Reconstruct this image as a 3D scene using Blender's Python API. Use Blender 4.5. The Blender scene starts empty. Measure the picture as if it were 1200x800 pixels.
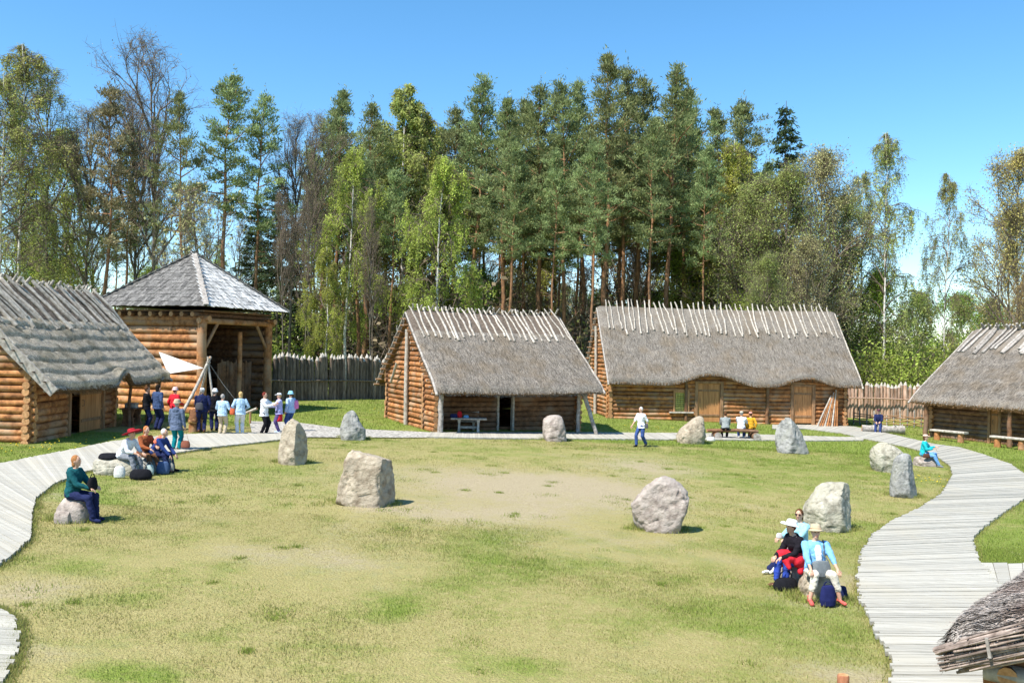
import bpy, math, random
import numpy as np
from mathutils import Vector, Matrix, Euler

SC = bpy.context.scene
COL = SC.collection
R_ = math.radians
FOCAL, ROLL, EYE = 1050.0, 0.02, 3.9          # focal length in the photo's pixels, camera roll, eye height

# ------------------------------------------------------------------ camera frame and terrain
_p = math.atan2(8, FOCAL)
_F = np.array([0, math.cos(_p), math.sin(_p)]); _Z = np.array([0, -math.sin(_p), math.cos(_p)]); _X = np.array([1.0, 0, 0])
_R = _X * math.cos(ROLL) + _Z * math.sin(ROLL); _U = -_X * math.sin(ROLL) + _Z * math.cos(ROLL)
EYEP = np.array([0, 0, EYE])

def gz(x, y=0):                                # the green falls gently towards the right
    return -0.9 * np.tanh(np.asarray(x, float) / 30)

def ray(px, py):
    return _F + _R * (px - 600) / FOCAL + _U * (400 - py) / FOCAL

def ground(px, py):                            # point of the terrain seen at a photo position
    d = ray(px, py); x = 0.0
    for _ in range(60):
        t = (gz(x) - EYE) / d[2]; x = t * d[0]
    q = EYEP + t * d
    return Vector((q[0], q[1], q[2]))

def at(px, py, Y):                             # point at distance Y
    d = ray(px, py); q = EYEP + d * (Y / d[1])
    return Vector((q[0], q[1], q[2]))

def pix(P):
    d = np.array(P) - EYEP; z = d @ _F
    return 600 + FOCAL * (d @ _R) / z, 400 - FOCAL * (d @ _U) / z

# ------------------------------------------------------------------ object bookkeeping
def tag(o, label=None, cat=None, group=None, kind=None):
    if label: o['label'] = label
    if cat: o['category'] = cat
    if group: o['group'] = group
    if kind: o['kind'] = kind
    return o

def empty(name, loc=(0, 0, 0), rz=0.0, label=None, cat=None, group=None):
    o = bpy.data.objects.new(name, None); COL.objects.link(o)
    o.empty_display_size = 0.2
    o.location = loc; o.rotation_euler = (0, 0, rz)
    return tag(o, label, cat, group)

def link_mesh(name, me, parent=None):
    o = bpy.data.objects.new(name, me); COL.objects.link(o)
    if parent: o.parent = parent
    return o

def copy_tree(o, parent=None):
    c = o.copy(); COL.objects.link(c)
    if parent: c.parent = parent
    for ch in list(o.children): copy_tree(ch, c)
    return c

def xprod(a, b):
    return np.stack([a[:, 1] * b[:, 2] - a[:, 2] * b[:, 1], a[:, 2] * b[:, 0] - a[:, 0] * b[:, 2], a[:, 0] * b[:, 1] - a[:, 1] * b[:, 0]], 1)

# ------------------------------------------------------------------ mesh builder
class MB:
    def __init__(s):
        s.v = []; s.n = 0; s.f = []; s.t = []; s.m = []; s.sm = []

    def add(s, v, faces, tone=0.5, m=0, smooth=True):
        v = np.asarray(v, np.float32).reshape(-1, 3)
        faces = faces if isinstance(faces, list) else [faces]
        for f in faces:
            f = np.asarray(f, np.int32)
            k = len(f)
            if k == 0: continue
            s.f.append(f + s.n)
            s.t.append(np.broadcast_to(np.asarray(tone, np.float32), (k,)).copy())
            s.m.append(np.full(k, m, np.int32)); s.sm.append(np.full(k, smooth, bool))
        s.v.append(v); s.n += len(v)

    def mesh(s, name, mats):
        me = bpy.data.meshes.new(name)
        if not s.v:
            return me
        V = np.concatenate(s.v)
        tot = np.concatenate([np.full(len(f), f.shape[1], np.int32) for f in s.f])
        lp = np.concatenate([f.ravel() for f in s.f]).astype(np.int32)
        st = np.concatenate([[0], np.cumsum(tot)[:-1]]).astype(np.int32)
        me.vertices.add(len(V)); me.vertices.foreach_set('co', V.ravel())
        me.loops.add(len(lp)); me.loops.foreach_set('vertex_index', lp)
        me.polygons.add(len(tot)); me.polygons.foreach_set('loop_start', st)
        try: me.polygons.foreach_set('loop_total', tot)
        except Exception: pass
        me.polygons.foreach_set('material_index', np.concatenate(s.m))
        me.polygons.foreach_set('use_smooth', np.concatenate(s.sm))
        a = me.attributes.new('tone', 'FLOAT', 'FACE'); a.data.foreach_set('value', np.concatenate(s.t))
        for m in (mats if isinstance(mats, (list, tuple)) else [mats]): me.materials.append(m)
        me.update(calc_edges=True)
        return me

    def build(s, name, mats, parent=None):
        return link_mesh(name, s.mesh(name, mats), parent)

    # --- primitives
    def box(s, c, size, rot=None, tone=0.5, m=0):
        a = np.array([[x, y, z] for x in (-.5, .5) for y in (-.5, .5) for z in (-.5, .5)]) * np.array(size)
        if rot is not None: a = a @ np.array(rot).T
        f = [[0, 1, 3, 2], [4, 6, 7, 5], [0, 4, 5, 1], [2, 3, 7, 6], [0, 2, 6, 4], [1, 5, 7, 3]]
        s.add(a + np.array(c), np.array(f), tone, m, False)

    def beam(s, p, q, w, h, tone=0.5, m=0, bev=0.12):     # rectangular bar with chamfered edges from p to q
        p = np.array(p, float); q = np.array(q, float); d = q - p; d /= np.linalg.norm(d)
        up = np.array([0, 0, 1.0]) if abs(d[2]) < .9 else np.array([0, 1.0, 0])
        x = np.cross(d, up); x /= np.linalg.norm(x); y = np.cross(x, d)
        b = bev * min(w, h)
        pr = [(-w/2+b, -h/2), (w/2-b, -h/2), (w/2, -h/2+b), (w/2, h/2-b), (w/2-b, h/2), (-w/2+b, h/2), (-w/2, h/2-b), (-w/2, -h/2+b)]
        V = [c + x * i + y * j for c in (p, q) for i, j in pr]
        f = [[k, (k+1) % 8, 8 + (k+1) % 8, 8 + k] for k in range(8)]
        s.add(V, [np.array(f), np.array([list(range(7, -1, -1)), list(range(8, 16))])], tone, m, False)

    def tube(s, pts, rad, n=8, tone=0.5, m=0, cap=True, capm=None, smooth=True, squash=1.0, wob=0.0, rng=None):
        P = np.asarray(pts, float); k = len(P)
        r = np.broadcast_to(np.asarray(rad, float), (k,))
        T = np.empty_like(P); T[1:-1] = P[2:] - P[:-2]; T[0] = P[1] - P[0]; T[-1] = P[-1] - P[-2]; T /= (np.sqrt((T * T).sum(1, keepdims=True)) + 1e-9)
        ref = np.array([0, 0, 1.0]) if abs(T[0][2]) < .8 else np.array([1.0, 0, 0])
        a = xprod(T, ref[None]); a /= (np.sqrt((a * a).sum(1, keepdims=True)) + 1e-9); b = xprod(a, T)
        th = np.linspace(0, 2 * math.pi, n, endpoint=False)
        rr = np.repeat(r[:, None], n, 1)
        if wob and rng is not None: rr = rr * (1 + wob * rng.standard_normal((k, n)))
        V = P[:, None, :] + rr[:, :, None] * (np.cos(th)[None, :, None] * a[:, None, :] + squash * np.sin(th)[None, :, None] * b[:, None, :])
        i = np.arange(k - 1)[:, None] * n; j = np.arange(n)[None, :]; j2 = (j + 1) % n
        f = np.stack([i + j, i + j2, i + n + j2, i + n + j], -1).reshape(-1, 4)
        s.add(V.reshape(-1, 3), f, tone, m, smooth)
        if cap:
            cm = m if capm is None else capm
            for row, rev in ((0, False), (k - 1, True)):
                ring = V[row]
                idx = list(range(n)) if not rev else list(range(n - 1, -1, -1))
                s.add(ring, np.array([idx]), tone, cm, False)

    def grid(s, G, tone=0.5, m=0, smooth=True, flip=False):      # G: rows x cols x 3
        G = np.asarray(G); a, b = G.shape[:2]
        i = np.arange(a - 1)[:, None] * b; j = np.arange(b - 1)[None, :]
        f = np.stack([i + j, i + j + 1, i + b + j + 1, i + b + j], -1).reshape(-1, 4)
        if flip: f = f[:, ::-1]
        s.add(G.reshape(-1, 3), f, tone if np.ndim(tone) == 0 else np.asarray(tone).ravel(), m, smooth)

    def ball(s, c, rad, n=10, k=7, tone=0.5, m=0, rot=None):
        th = np.linspace(0, math.pi, k); ph = np.linspace(0, 2 * math.pi, n, endpoint=False)
        V = np.stack([np.sin(th)[:, None] * np.cos(ph), np.sin(th)[:, None] * np.sin(ph), np.cos(th)[:, None] * np.ones(n)], -1) * np.array(rad)
        V = V.reshape(-1, 3)
        if rot is not None: V = V @ np.array(rot).T
        i = np.arange(k - 1)[:, None] * n; j = np.arange(n)[None, :]; j2 = (j + 1) % n
        f = np.stack([i + j, i + n + j, i + n + j2, i + j2], -1).reshape(-1, 4)
        s.add(V + np.array(c), f, tone, m)

    def cards(s, C, size, asp, rng, tone, m=0, up=0.0, dirs=None):    # diamond leaf faces at the points C
        n = len(C)
        d = rng.standard_normal((n, 3)) if dirs is None else dirs + .55 * rng.standard_normal((n, 3))
        d[:, 2] += up; d /= np.linalg.norm(d, axis=1, keepdims=True)
        w = xprod(d, rng.standard_normal((n, 3))); w /= (np.linalg.norm(w, axis=1, keepdims=True) + 1e-9)
        L = size * rng.uniform(.65, 1.35, (n, 1)); W = L * asp
        V = np.stack([C - d * L / 2, C + w * W / 2, C + d * L / 2, C - w * W / 2], 1)
        s.add(V.reshape(-1, 3), np.arange(4 * n).reshape(n, 4), tone, m, False)

# ------------------------------------------------------------------ value noise for layout masks
_rn = np.random.default_rng(7); _LAT = _rn.random((256, 256))
def vnoise(x, y, sc, off=0):
    x = np.asarray(x, float) / sc + 31.7 * off + 100; y = np.asarray(y, float) / sc + 17.3 * off + 100
    xi = np.floor(x).astype(int); yi = np.floor(y).astype(int); fx = x - xi; fy = y - yi
    fx = fx * fx * (3 - 2 * fx); fy = fy * fy * (3 - 2 * fy)
    g = lambda i, j: _LAT[i % 256, j % 256]
    return (g(xi, yi) * (1 - fx) + g(xi + 1, yi) * fx) * (1 - fy) + (g(xi, yi + 1) * (1 - fx) + g(xi + 1, yi + 1) * fx) * fy
def fbm(x, y, sc, off=0):
    return .5 * vnoise(x, y, sc, off) + .3 * vnoise(x, y, sc / 2.1, off + 1) + .2 * vnoise(x, y, sc / 4.3, off + 2)

# ------------------------------------------------------------------ materials
def lin(c): return tuple(c) + (1.0,)

def material(name, c1, c2, scale=(4, 4, 4), rough=.85, bump=.3, bscale=None, tone=.5, detail=5, spec=.2, stops=(.35, .65), trans=0.0, objrand=0.0, bdist=.02, alt=None, altscale=.6, sheen=0):
    """two-colour procedural material; face attribute 'tone' shifts the value, optional third colour in patches"""
    m = bpy.data.materials.new(name); m.use_nodes = True
    nt = m.node_tree; N = nt.nodes; L = nt.links; N.clear()
    out = N.new('ShaderNodeOutputMaterial'); bs = N.new('ShaderNodeBsdfPrincipled')
    bs.inputs['Roughness'].default_value = rough; bs.inputs['Specular IOR Level'].default_value = spec
    tc = N.new('ShaderNodeTexCoord'); mp = N.new('ShaderNodeMapping'); mp.inputs['Scale'].default_value = scale
    L.new(tc.outputs['Object'], mp.inputs['Vector'])
    nz = N.new('ShaderNodeTexNoise'); nz.inputs['Scale'].default_value = 1.0; nz.inputs['Detail'].default_value = detail; nz.inputs['Roughness'].default_value = .62
    L.new(mp.outputs['Vector'], nz.inputs['Vector'])
    rp = N.new('ShaderNodeValToRGB'); rp.color_ramp.elements[0].position = stops[0]; rp.color_ramp.elements[1].position = stops[1]
    rp.color_ramp.elements[0].color = lin(c1); rp.color_ramp.elements[1].color = lin(c2)
    L.new(nz.outputs['Fac'], rp.inputs['Fac'])
    col = rp.outputs['Color']
    if alt is not None:
        n2 = N.new('ShaderNodeTexNoise'); n2.inputs['Scale'].default_value = altscale; n2.inputs['Detail'].default_value = 4
        L.new(tc.outputs['Object'], n2.inputs['Vector'])
        r2 = N.new('ShaderNodeValToRGB'); r2.color_ramp.elements[0].position = .48; r2.color_ramp.elements[1].position = .66
        L.new(n2.outputs['Fac'], r2.inputs['Fac'])
        mx = N.new('ShaderNodeMix'); mx.data_type = 'RGBA'; L.new(r2.outputs['Color'], mx.inputs['Factor'])
        L.new(col, mx.inputs['A']); mx.inputs['B'].default_value = lin(alt); col = mx.outputs['Result']
    if tone:
        at_ = N.new('ShaderNodeAttribute'); at_.attribute_name = 'tone'
        mr = N.new('ShaderNodeMapRange'); mr.inputs['To Min'].default_value = 1 - tone; mr.inputs['To Max'].default_value = 1 + tone
        L.new(at_.outputs['Fac'], mr.inputs['Value'])
        mu = N.new('ShaderNodeMix'); mu.data_type = 'RGBA'; mu.blend_type = 'MULTIPLY'; mu.inputs['Factor'].default_value = 1
        L.new(col, mu.inputs['A']); L.new(mr.outputs['Result'], mu.inputs['B']); col = mu.outputs['Result']
    if objrand:
        oi = N.new('ShaderNodeObjectInfo'); hs = N.new('ShaderNodeHueSaturation')
        m1 = N.new('ShaderNodeMapRange'); m1.inputs['To Min'].default_value = .5 - .035 * objrand; m1.inputs['To Max'].default_value = .5 + .035 * objrand
        m2 = N.new('ShaderNodeMapRange'); m2.inputs['To Min'].default_value = 1 - .3 * objrand; m2.inputs['To Max'].default_value = 1 + .3 * objrand
        L.new(oi.outputs['Random'], m1.inputs['Value']); L.new(oi.outputs['Random'], m2.inputs['Value'])
        L.new(m1.outputs['Result'], hs.inputs['Hue']); L.new(m2.outputs['Result'], hs.inputs['Value']); L.new(col, hs.inputs['Color']); col = hs.outputs['Color']
    L.new(col, bs.inputs['Base Color'])
    if bump:
        bn = nz
        if bscale is not None:
            mp2 = N.new('ShaderNodeMapping'); mp2.inputs['Scale'].default_value = bscale; L.new(tc.outputs['Object'], mp2.inputs['Vector'])
            bn = N.new('ShaderNodeTexNoise'); bn.inputs['Scale'].default_value = 1; bn.inputs['Detail'].default_value = 5; L.new(mp2.outputs['Vector'], bn.inputs['Vector'])
        b = N.new('ShaderNodeBump'); b.inputs['Strength'].default_value = bump; b.inputs['Distance'].default_value = bdist
        L.new(bn.outputs['Fac'], b.inputs['Height']); L.new(b.outputs['Normal'], bs.inputs['Normal'])
    if trans:
        tr = N.new('ShaderNodeBsdfTranslucent'); L.new(col, tr.inputs['Color'])
        ms = N.new('ShaderNodeMixShader'); ms.inputs['Fac'].default_value = trans
        L.new(bs.outputs['BSDF'], ms.inputs[1]); L.new(tr.outputs['BSDF'], ms.inputs[2]); L.new(ms.outputs['Shader'], out.inputs['Surface'])
    else:
        L.new(bs.outputs['BSDF'], out.inputs['Surface'])
    return m

def plain(name, c, rough=.8, k=.25, sc=9, bump=.25, spec=.15):
    return material(name, [x * (1 - k) for x in c], [min(1, x * (1 + k)) for x in c], (sc, sc, sc), rough, bump, tone=0, spec=spec)

M = {}
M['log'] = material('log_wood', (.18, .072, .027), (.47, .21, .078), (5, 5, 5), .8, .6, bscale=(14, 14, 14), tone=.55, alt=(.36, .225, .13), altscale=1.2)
M['log_dark'] = material('shaded_dark_log_wood', (.10, .05, .026), (.25, .13, .065), (5, 5, 5), .85, .5, bscale=(14, 14, 14), tone=.4, alt=(.22, .15, .10), altscale=1.0)  # darker log copy; shade of front walls and insides is put into its colour
M['log_end'] = material('log_end_grain', (.34, .17, .07), (.56, .31, .15), (16, 16, 16), .85, .3, tone=.4)
M['plank'] = material('door_plank_wood', (.36, .16, .06), (.56, .275, .11), (14, 14, 1.2), .75, .35, tone=.3)
M['beam'] = material('beam_wood', (.22, .12, .06), (.38, .22, .115), (9, 9, 3), .8, .4, tone=.3)
M['pale'] = material('split_pale_wood', (.25, .22, .18), (.51, .46, .39), (7, 7, 7), .8, .4, tone=.3)
M['greywood'] = material('silver_grey_wood', (.20, .175, .15), (.44, .40, .35), (8, 8, 8), .85, .4, tone=.35)
M['thatch'] = material('reed_thatch', (.105, .089, .073), (.325, .29, .245), (14, 30, 30), .95, 1.0, bscale=(30, 30, 30), tone=.75, alt=(.20, .165, .125), altscale=.9, bdist=.04, spec=.05)
M['thatch_pale'] = material('straw_thatch', (.34, .295, .23), (.70, .625, .50), (14, 30, 30), .95, 1.0, bscale=(30, 30, 30), tone=.7, alt=(.34, .30, .22), altscale=.9, bdist=.04, spec=.05)
M['thatch_ridge'] = material('ridge_turf_gap_shade', (.075, .058, .045), (.20, .16, .125), (8, 20, 20), .95, .9, tone=.5, bdist=.04, spec=.05)
M['thatch_edge'] = material('cut_thatch_edge', (.13, .075, .035), (.30, .185, .09), (26, 26, 26), .95, .8, tone=.5, spec=.05)
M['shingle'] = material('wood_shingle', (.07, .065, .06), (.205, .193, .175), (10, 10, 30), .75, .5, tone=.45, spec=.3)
M['shingle_lit'] = material('lit_side_shingle', (.42, .40, .37), (.74, .71, .66), (10, 10, 30), .6, .5, tone=.45, spec=.4)  # shingle copy for one roof face, its brighter light painted into the colour
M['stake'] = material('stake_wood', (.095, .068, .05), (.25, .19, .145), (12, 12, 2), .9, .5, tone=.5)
M['stake_top'] = material('pale_stake_tip', (.30, .265, .22), (.55, .50, .43), (12, 12, 6), .85, .4, tone=.3)  # paler wood colour for the sharpened tips
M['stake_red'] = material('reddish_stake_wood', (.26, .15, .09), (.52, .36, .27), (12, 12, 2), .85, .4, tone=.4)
M['board'] = material('boardwalk_wood', (.32, .30, .25), (.46, .435, .37), (1.3, 30, 30), .85, .4, tone=.13, alt=(.40, .37, .30), altscale=.8, spec=.2)
M['dark'] = plain('dark_interior', (.012, .010, .008))

def stone_mat(name, c1, c2, alt):
    return material(name, c1, c2, (4.5, 4.5, 4.5), .92, .8, bscale=(15, 15, 15), tone=0, alt=alt, altscale=2.2, bdist=.04, detail=10, stops=(.33, .66))
M['st_tan'] = stone_mat('tan_granite', (.20, .155, .105), (.52, .44, .33), (.37, .31, .23))
M['st_grey'] = stone_mat('grey_granite', (.13, .13, .12), (.40, .39, .36), (.27, .265, .23))
M['st_pink'] = stone_mat('pinkish_granite', (.19, .15, .125), (.48, .41, .35), (.35, .30, .26))
M['st_lime'] = stone_mat('lichened_granite', (.19, .17, .125), (.55, .51, .41), (.36, .335, .25))
# ------------------------------------------------------------------ people
def _ik(a, b, l1, l2, pole):
    a = Vector(a); b = Vector(b); d = b - a; D = max(1e-4, min(d.length, (l1 + l2) * .995)); d.normalize()
    b = a + d * D
    x = (l1 * l1 - l2 * l2 + D * D) / (2 * D); h = math.sqrt(max(0, l1 * l1 - x * x))
    p = Vector(pole); p -= d * p.dot(d); p.normalize()
    return a + d * x + p * h, b

def _remesh(mb, name, vox, smooth=4):
    me = mb.mesh(name + '_raw', [])
    o = link_mesh(name + '_raw', me)
    r = o.modifiers.new('r', 'REMESH'); r.mode = 'VOXEL'; r.voxel_size = vox; r.use_smooth_shade = True
    s = o.modifiers.new('s', 'SMOOTH'); s.factor = .5; s.iterations = smooth
    dg = bpy.context.evaluated_depsgraph_get(); dg.update()
    out = bpy.data.meshes.new_from_object(o.evaluated_get(dg))
    bpy.data.objects.remove(o); bpy.data.meshes.remove(me)
    out.name = name
    return out

def wrinkle(me, seed, amp=.016):
    n = len(me.vertices); v = np.empty(n * 3, np.float32); nn = np.empty(n * 3, np.float32); me.vertices.foreach_get('co', v); me.vertex_normals.foreach_get('vector', nn); v = v.reshape(-1, 3); nn = nn.reshape(-1, 3)
    q = fbm(v[:, 0] * 9 + v[:, 2] * 5, v[:, 1] * 9 - v[:, 2] * 11, 1.0, seed) - .5; r = np.abs(fbm(v[:, 0] * 5 - v[:, 2] * 9, v[:, 1] * 6 + v[:, 2] * 7, 1.0, seed + 4) - .5) * 2
    v = v + nn * (amp * (2 * q + .9 * (r - .3)))[:, None]; me.vertices.foreach_set('co', v.astype(np.float32).ravel()); me.update()

def cap(mb, p, q, r1, r2, n=10):
    p = Vector(p); q = Vector(q); d = (q - p)
    if d.length < 1e-5: d = Vector((0, 0, .001))
    d.normalize()
    P = [p - d * r1 * .95, p - d * r1 * .6, p, (p + q) / 2, q, q + d * r2 * .6, q + d * r2 * .95]
    mb.tube([tuple(x) for x in P], [r1 * .3, r1 * .8, r1, (r1 + r2) / 2, r2, r2 * .8, r2 * .3], n)

def loft(mb, rows, side, n=14):                 # rows: (centre, half width, half depth); rings kept roughly horizontal to the spine
    C = [Vector(r[0]) for r in rows]; side = Vector(side).normalized(); V = []
    for i, r in enumerate(rows):
        t = (C[min(i + 1, len(C) - 1)] - C[max(i - 1, 0)]).normalized(); dp = t.cross(side).normalized(); sd = dp.cross(t).normalized()
        for k in range(n):
            a = 2 * math.pi * k / n
            V.append(tuple(C[i] + sd * math.cos(a) * r[1] + dp * math.sin(a) * r[2]))
    k = len(rows); i = np.arange(k - 1)[:, None] * n; j = np.arange(n)[None, :]; j2 = (j + 1) % n
    f = np.stack([i + j, i + j2, i + n + j2, i + n + j], -1).reshape(-1, 4)
    mb.add(V, [f, np.array([list(range(n - 1, -1, -1)), list(range((k - 1) * n, k * n))])])

def hand(mb, wr, fd, palm, side, curl=.6, s=1.0):
    """palm plus five bent fingers; fd pointing direction, palm normal, side = thumb side"""
    fd = Vector(fd).normalized(); pn = Vector(palm); pn = (pn - fd * pn.dot(fd)).normalized(); sd = fd.cross(pn).normalized() * side
    w = Vector(wr)
    pc = w + fd * .045 * s
    rot = Matrix((sd, fd, pn)).transposed()
    mb.ball(tuple(pc), (.040 * s, .052 * s, .016 * s), 10, 7, rot=np.array(rot))
    for i, (off, L) in enumerate(((.029, .068), (.010, .076), (-.010, .071), (-.028, .055))):
        b = w + fd * .083 * s + sd * off * s
        d1 = (fd + sd * off * 2.2 + pn * curl * .5).normalized(); d2 = (fd + pn * curl * 1.5).normalized(); d3 = (fd * .6 + pn * curl * 2).normalized()
        p1 = b + d1 * L * .45 * s; p2 = p1 + d2 * L * .33 * s; p3 = p2 + d3 * L * .25 * s
        mb.tube([tuple(x) for x in (b - fd * .02, b, p1, p2, p3)], [.0095 * s, .0095 * s, .009 * s, .0083 * s, .006 * s], 6)
    b = w + fd * .028 * s + sd * .034 * s
    p1 = b + (sd * .75 + fd * .7 + pn * .35).normalized() * .036 * s; p2 = p1 + (sd * .2 + fd * .9 + pn * .5).normalized() * .030 * s
    mb.tube([tuple(x) for x in (b - sd * .015, b, p1, p2)], [.012 * s, .012 * s, .0105 * s, .007 * s], 6)

SKIN = material('skin', (.52, .30, .20), (.60, .36, .25), (30, 30, 30), .55, .1, tone=0, spec=.3)
EYE_M = plain('eye_dark', (.03, .02, .018), .3, .1); LIP_M = plain('lip_skin', (.42, .16, .13), .5, .1)
_cloth = {}
def cloth(name, c):
    if name not in _cloth:
        _cloth[name] = material(name, [x * .82 for x in c], [min(1, x * 1.12) for x in c], (16, 16, 16), .9, .5, bscale=(11, 11, 7), tone=0, bdist=.03, spec=.1)
    return _cloth[name]

def person(label, loc, rz, H=1.66, sit=None, lean=0.0, leanx=0.0, top=None, sleeve=1.0, tophem=0.0, bottom=None, leg=1.0, shoes=None,
           hair=None, hairlen=0.0, hat=None, wr=(None, None), an=(None, None), twist=0.0, look=(0, 0), vox=.013, glasses=False, group=None,
           collar=None, build=1.0, skirt=None, hood=False, belly=0.0, inner=None, extra=None, face=True):
    """local frame: faces -Y, feet on z = 0.  sit = seat height.  wr/an = wrist and ankle targets (right side is -X when facing -Y)"""
    s = H / 1.70
    root = empty('person', loc, rz, label, 'person', group)
    hipz = .90 * s if sit is None else sit + .095 * s
    hip = Vector((0, 0, hipz))
    if sit is not None: hip = Vector((0, .06, hipz))
    sl, cl = math.sin(lean), math.cos(lean)
    up = Vector((math.sin(leanx), -sl, cl * math.cos(leanx))).normalized(); sd = Vector((1, 0, 0)); sd = (sd - up * sd.dot(up)).normalized()
    if twist: sd = Matrix.Rotation(twist, 3, up) @ sd
    fw = sd.cross(up) * -1                      # forward
    if fw.y > 0: fw = -fw
    T = lambda h, f=0, w=0: hip + up * h * s + fw * f * s + sd * w * s
    rows = [(T(-.10), .10, .085), (T(-.04), .158, .112), (T(.05), .160, .115), (T(.15, belly * .3), .138, .105 + belly), (T(.26, .01 + belly * .2), .150, .110 + belly * .6),
            (T(.36, .01), .165, .115), (T(.44, .0), .160, .095), (T(.50, -.01), .115, .07), (T(.53, -.01), .06, .055)]
    rows = [(c, w * s * build, d * s * build) for c, w, d in rows]
    neck = T(.52, -.01); hr = Matrix.Rotation(look[0], 3, 'Z'); hx = Matrix.Rotation(look[1], 3, 'X')
    hu = (up * .5 + Vector((0, 0, .8))).normalized()
    head = neck + hu * .165 * s + fw * .022
    hf = (hr @ Vector((0, -1, 0)))
    if sit is not None or twist: hf = (hr @ Vector((fw.x, fw.y, 0)).normalized())
    hs = hf.cross(Vector((0, 0, 1))).normalized()
    tilt = look[1]
    hu = Matrix.Rotation(tilt, 3, hs) @ Vector((0, 0, 1)); hf = Matrix.Rotation(tilt, 3, hs) @ hf
    Hh = lambda f, u, w=0: head + hf * f * s + hu * u * s + hs * w * s
    hrot = np.array(Matrix((hs, hf, hu)).transposed())
    # arms
    arms = []
    for k, sg in ((0, -1), (1, 1)):
        sh = T(.455, -.005, sg * .178 * build)
        tgt = wr[k]
        if tgt is None: tgt = T(-.03, .05, sg * .25)
        elif not isinstance(tgt, Vector): tgt = Vector(tgt)
        pole = -fw * .7 + sd * sg * .5 - up * .4
        el, w = _ik(sh, tgt, .285 * s, .255 * s, pole)
        arms.append((sh, el, w))
    legs = []
    for k, sg in ((0, -1), (1, 1)):
        hp = hip + Vector((sg * .088 * s * build, 0, -.02 * s))
        tgt = an[k]
        if tgt is None:
            tgt = (sg * .095 * s, 0, .085 * s) if sit is None else (sg * .12 * s, -.50 * s, .085 * s)
        pole = Vector((sg * .12, -1, .25 if sit is not None else 0))
        kn, a = _ik(hp, tgt, .435 * s, .415 * s, pole)
        legs.append((hp, kn, a))
    footd = []
    for (hp, kn, a) in legs:
        d = Vector((kn.x - hp.x, min(-.25, kn.y - hp.y), 0)).normalized() if sit is not None else Vector((0, -1, 0))
        footd.append((d * .9 + Vector((0, 0, -.12 if a.z < .12 else -.5))).normalized())
    # ---- body
    b = MB(); loft(b, rows, sd)
    cap(b, T(.47), head - hu * .05 * s, .056 * s, .050 * s)
    b.ball(tuple(head), (.074 * s, .092 * s, .112 * s), 14, 10, rot=hrot)
    cap(b, Hh(.03, -.06), Hh(.05, -.085), .052 * s, .035 * s)
    cap(b, Hh(.088, .005), Hh(.105, -.026), .010 * s, .015 * s, 6)
    for sg in (-1, 1): b.ball(tuple(Hh(-.005, -.01, sg * .076)), (.010 * s, .020 * s, .030 * s), 8, 6, rot=hrot)
    for sh, el, w in arms:
        cap(b, sh, el, .050 * s, .040 * s); cap(b, el, w, .040 * s, .028 * s)
        d = (w - el).normalized(); cap(b, w, w + d * .05, .028 * s, .026 * s)
    for (hp, kn, a), fd in zip(legs, footd):
        cap(b, hp, kn, .080 * s * build, .056 * s); cap(b, kn, kn.lerp(a, .35), .054 * s, .056 * s); cap(b, kn.lerp(a, .35), a, .055 * s, .038 * s)
        h0 = a + Vector((0, 0, -.045)) - fd * .03; cap(b, h0, a + fd * .14 * s + Vector((0, 0, -.035)), .036 * s, .026 * s)
    me = _remesh(b, 'body', vox)
    for m in (SKIN, EYE_M, LIP_M): me.materials.append(m)
    # fingers, eyes and mouth joined to the same mesh
    x = MB()
    for k, (sh, el, w) in enumerate(arms):
        d = (w - el).normalized(); sg = -1 if k == 0 else 1
        if sit is not None and d.z < .3: d2 = (d + Vector((0, -.2, -.35))).normalized(); pn = Vector((0, -.3, -1))
        else: d2 = d; pn = -sd * sg * .8 + fw * .4
        hand(x, w + d * .02, d2, pn, -1 if k == 0 else 1, .55, s)
    if face:
        for sg in (-1, 1): x.ball(tuple(Hh(.080, .012, sg * .031)), (.013 * s, .009 * s, .008 * s), 8, 6, m=1, rot=hrot)
        x.ball(tuple(Hh(.090, -.056)), (.023 * s, .008 * s, .007 * s), 8, 6, m=2, rot=hrot)
    xm = x.mesh('tmp', [])
    import bmesh
    bm = bmesh.new(); bm.from_mesh(me)
    for f in bm.faces: f.material_index = 0; f.smooth = True
    bm.from_mesh(xm); bm.to_mesh(me); bm.free(); bpy.data.meshes.remove(xm)
    link_mesh('body', me, root)

    def garment(name, mb, mat_, v=vox, sm=3):
        g = _remesh(mb, name, v, sm); wrinkle(g, len(root.children)); g.materials.append(mat_); return link_mesh(name, g, root)
    # ---- top
    if top:
        g = MB(); e = .030 * s
        rr = [(c, w + e, d + e) for c, w, d in rows[1:]]
        hem = T(-.10 - tophem); rr = [(hem, rows[1][1] + e * 1.8, rows[1][2] + e * 1.8)] + rr if sit is None else [(T(-.05), rows[1][1] + e * 1.5, rows[1][2] + e * 1.5)] + rr[0:]
        loft(g, rr, sd)
        for sh, el, w in arms:
            cap(g, sh, el, .074 * s, .062 * s)
            if sleeve > .6: cap(g, el, el.lerp(w, min(1, (sleeve - .5) * 2) * .94), .062 * s, .049 * s)
        if collar is not None or hood: cap(g, T(.49, -.035), T(.53, -.03), .07 * s, .062 * s)
        if hood: g.ball(tuple(T(.47, -.10)), (.12 * s, .06 * s, .09 * s), 10, 7)
        ob = garment(top[2] if len(top) > 2 else 'jacket', g, cloth(top[0], top[1]))
    if inner:
        g = MB(); loft(g, [(T(h, f), w * s, .03 * s) for h, f, w in ((.10, .152 + belly, .05), (.2, .158 + belly * .8, .065), (.36, .152, .075), (.47, .115, .05))], sd, 8)
        garment('shirt', g, cloth(*inner), .010, 2)
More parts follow.
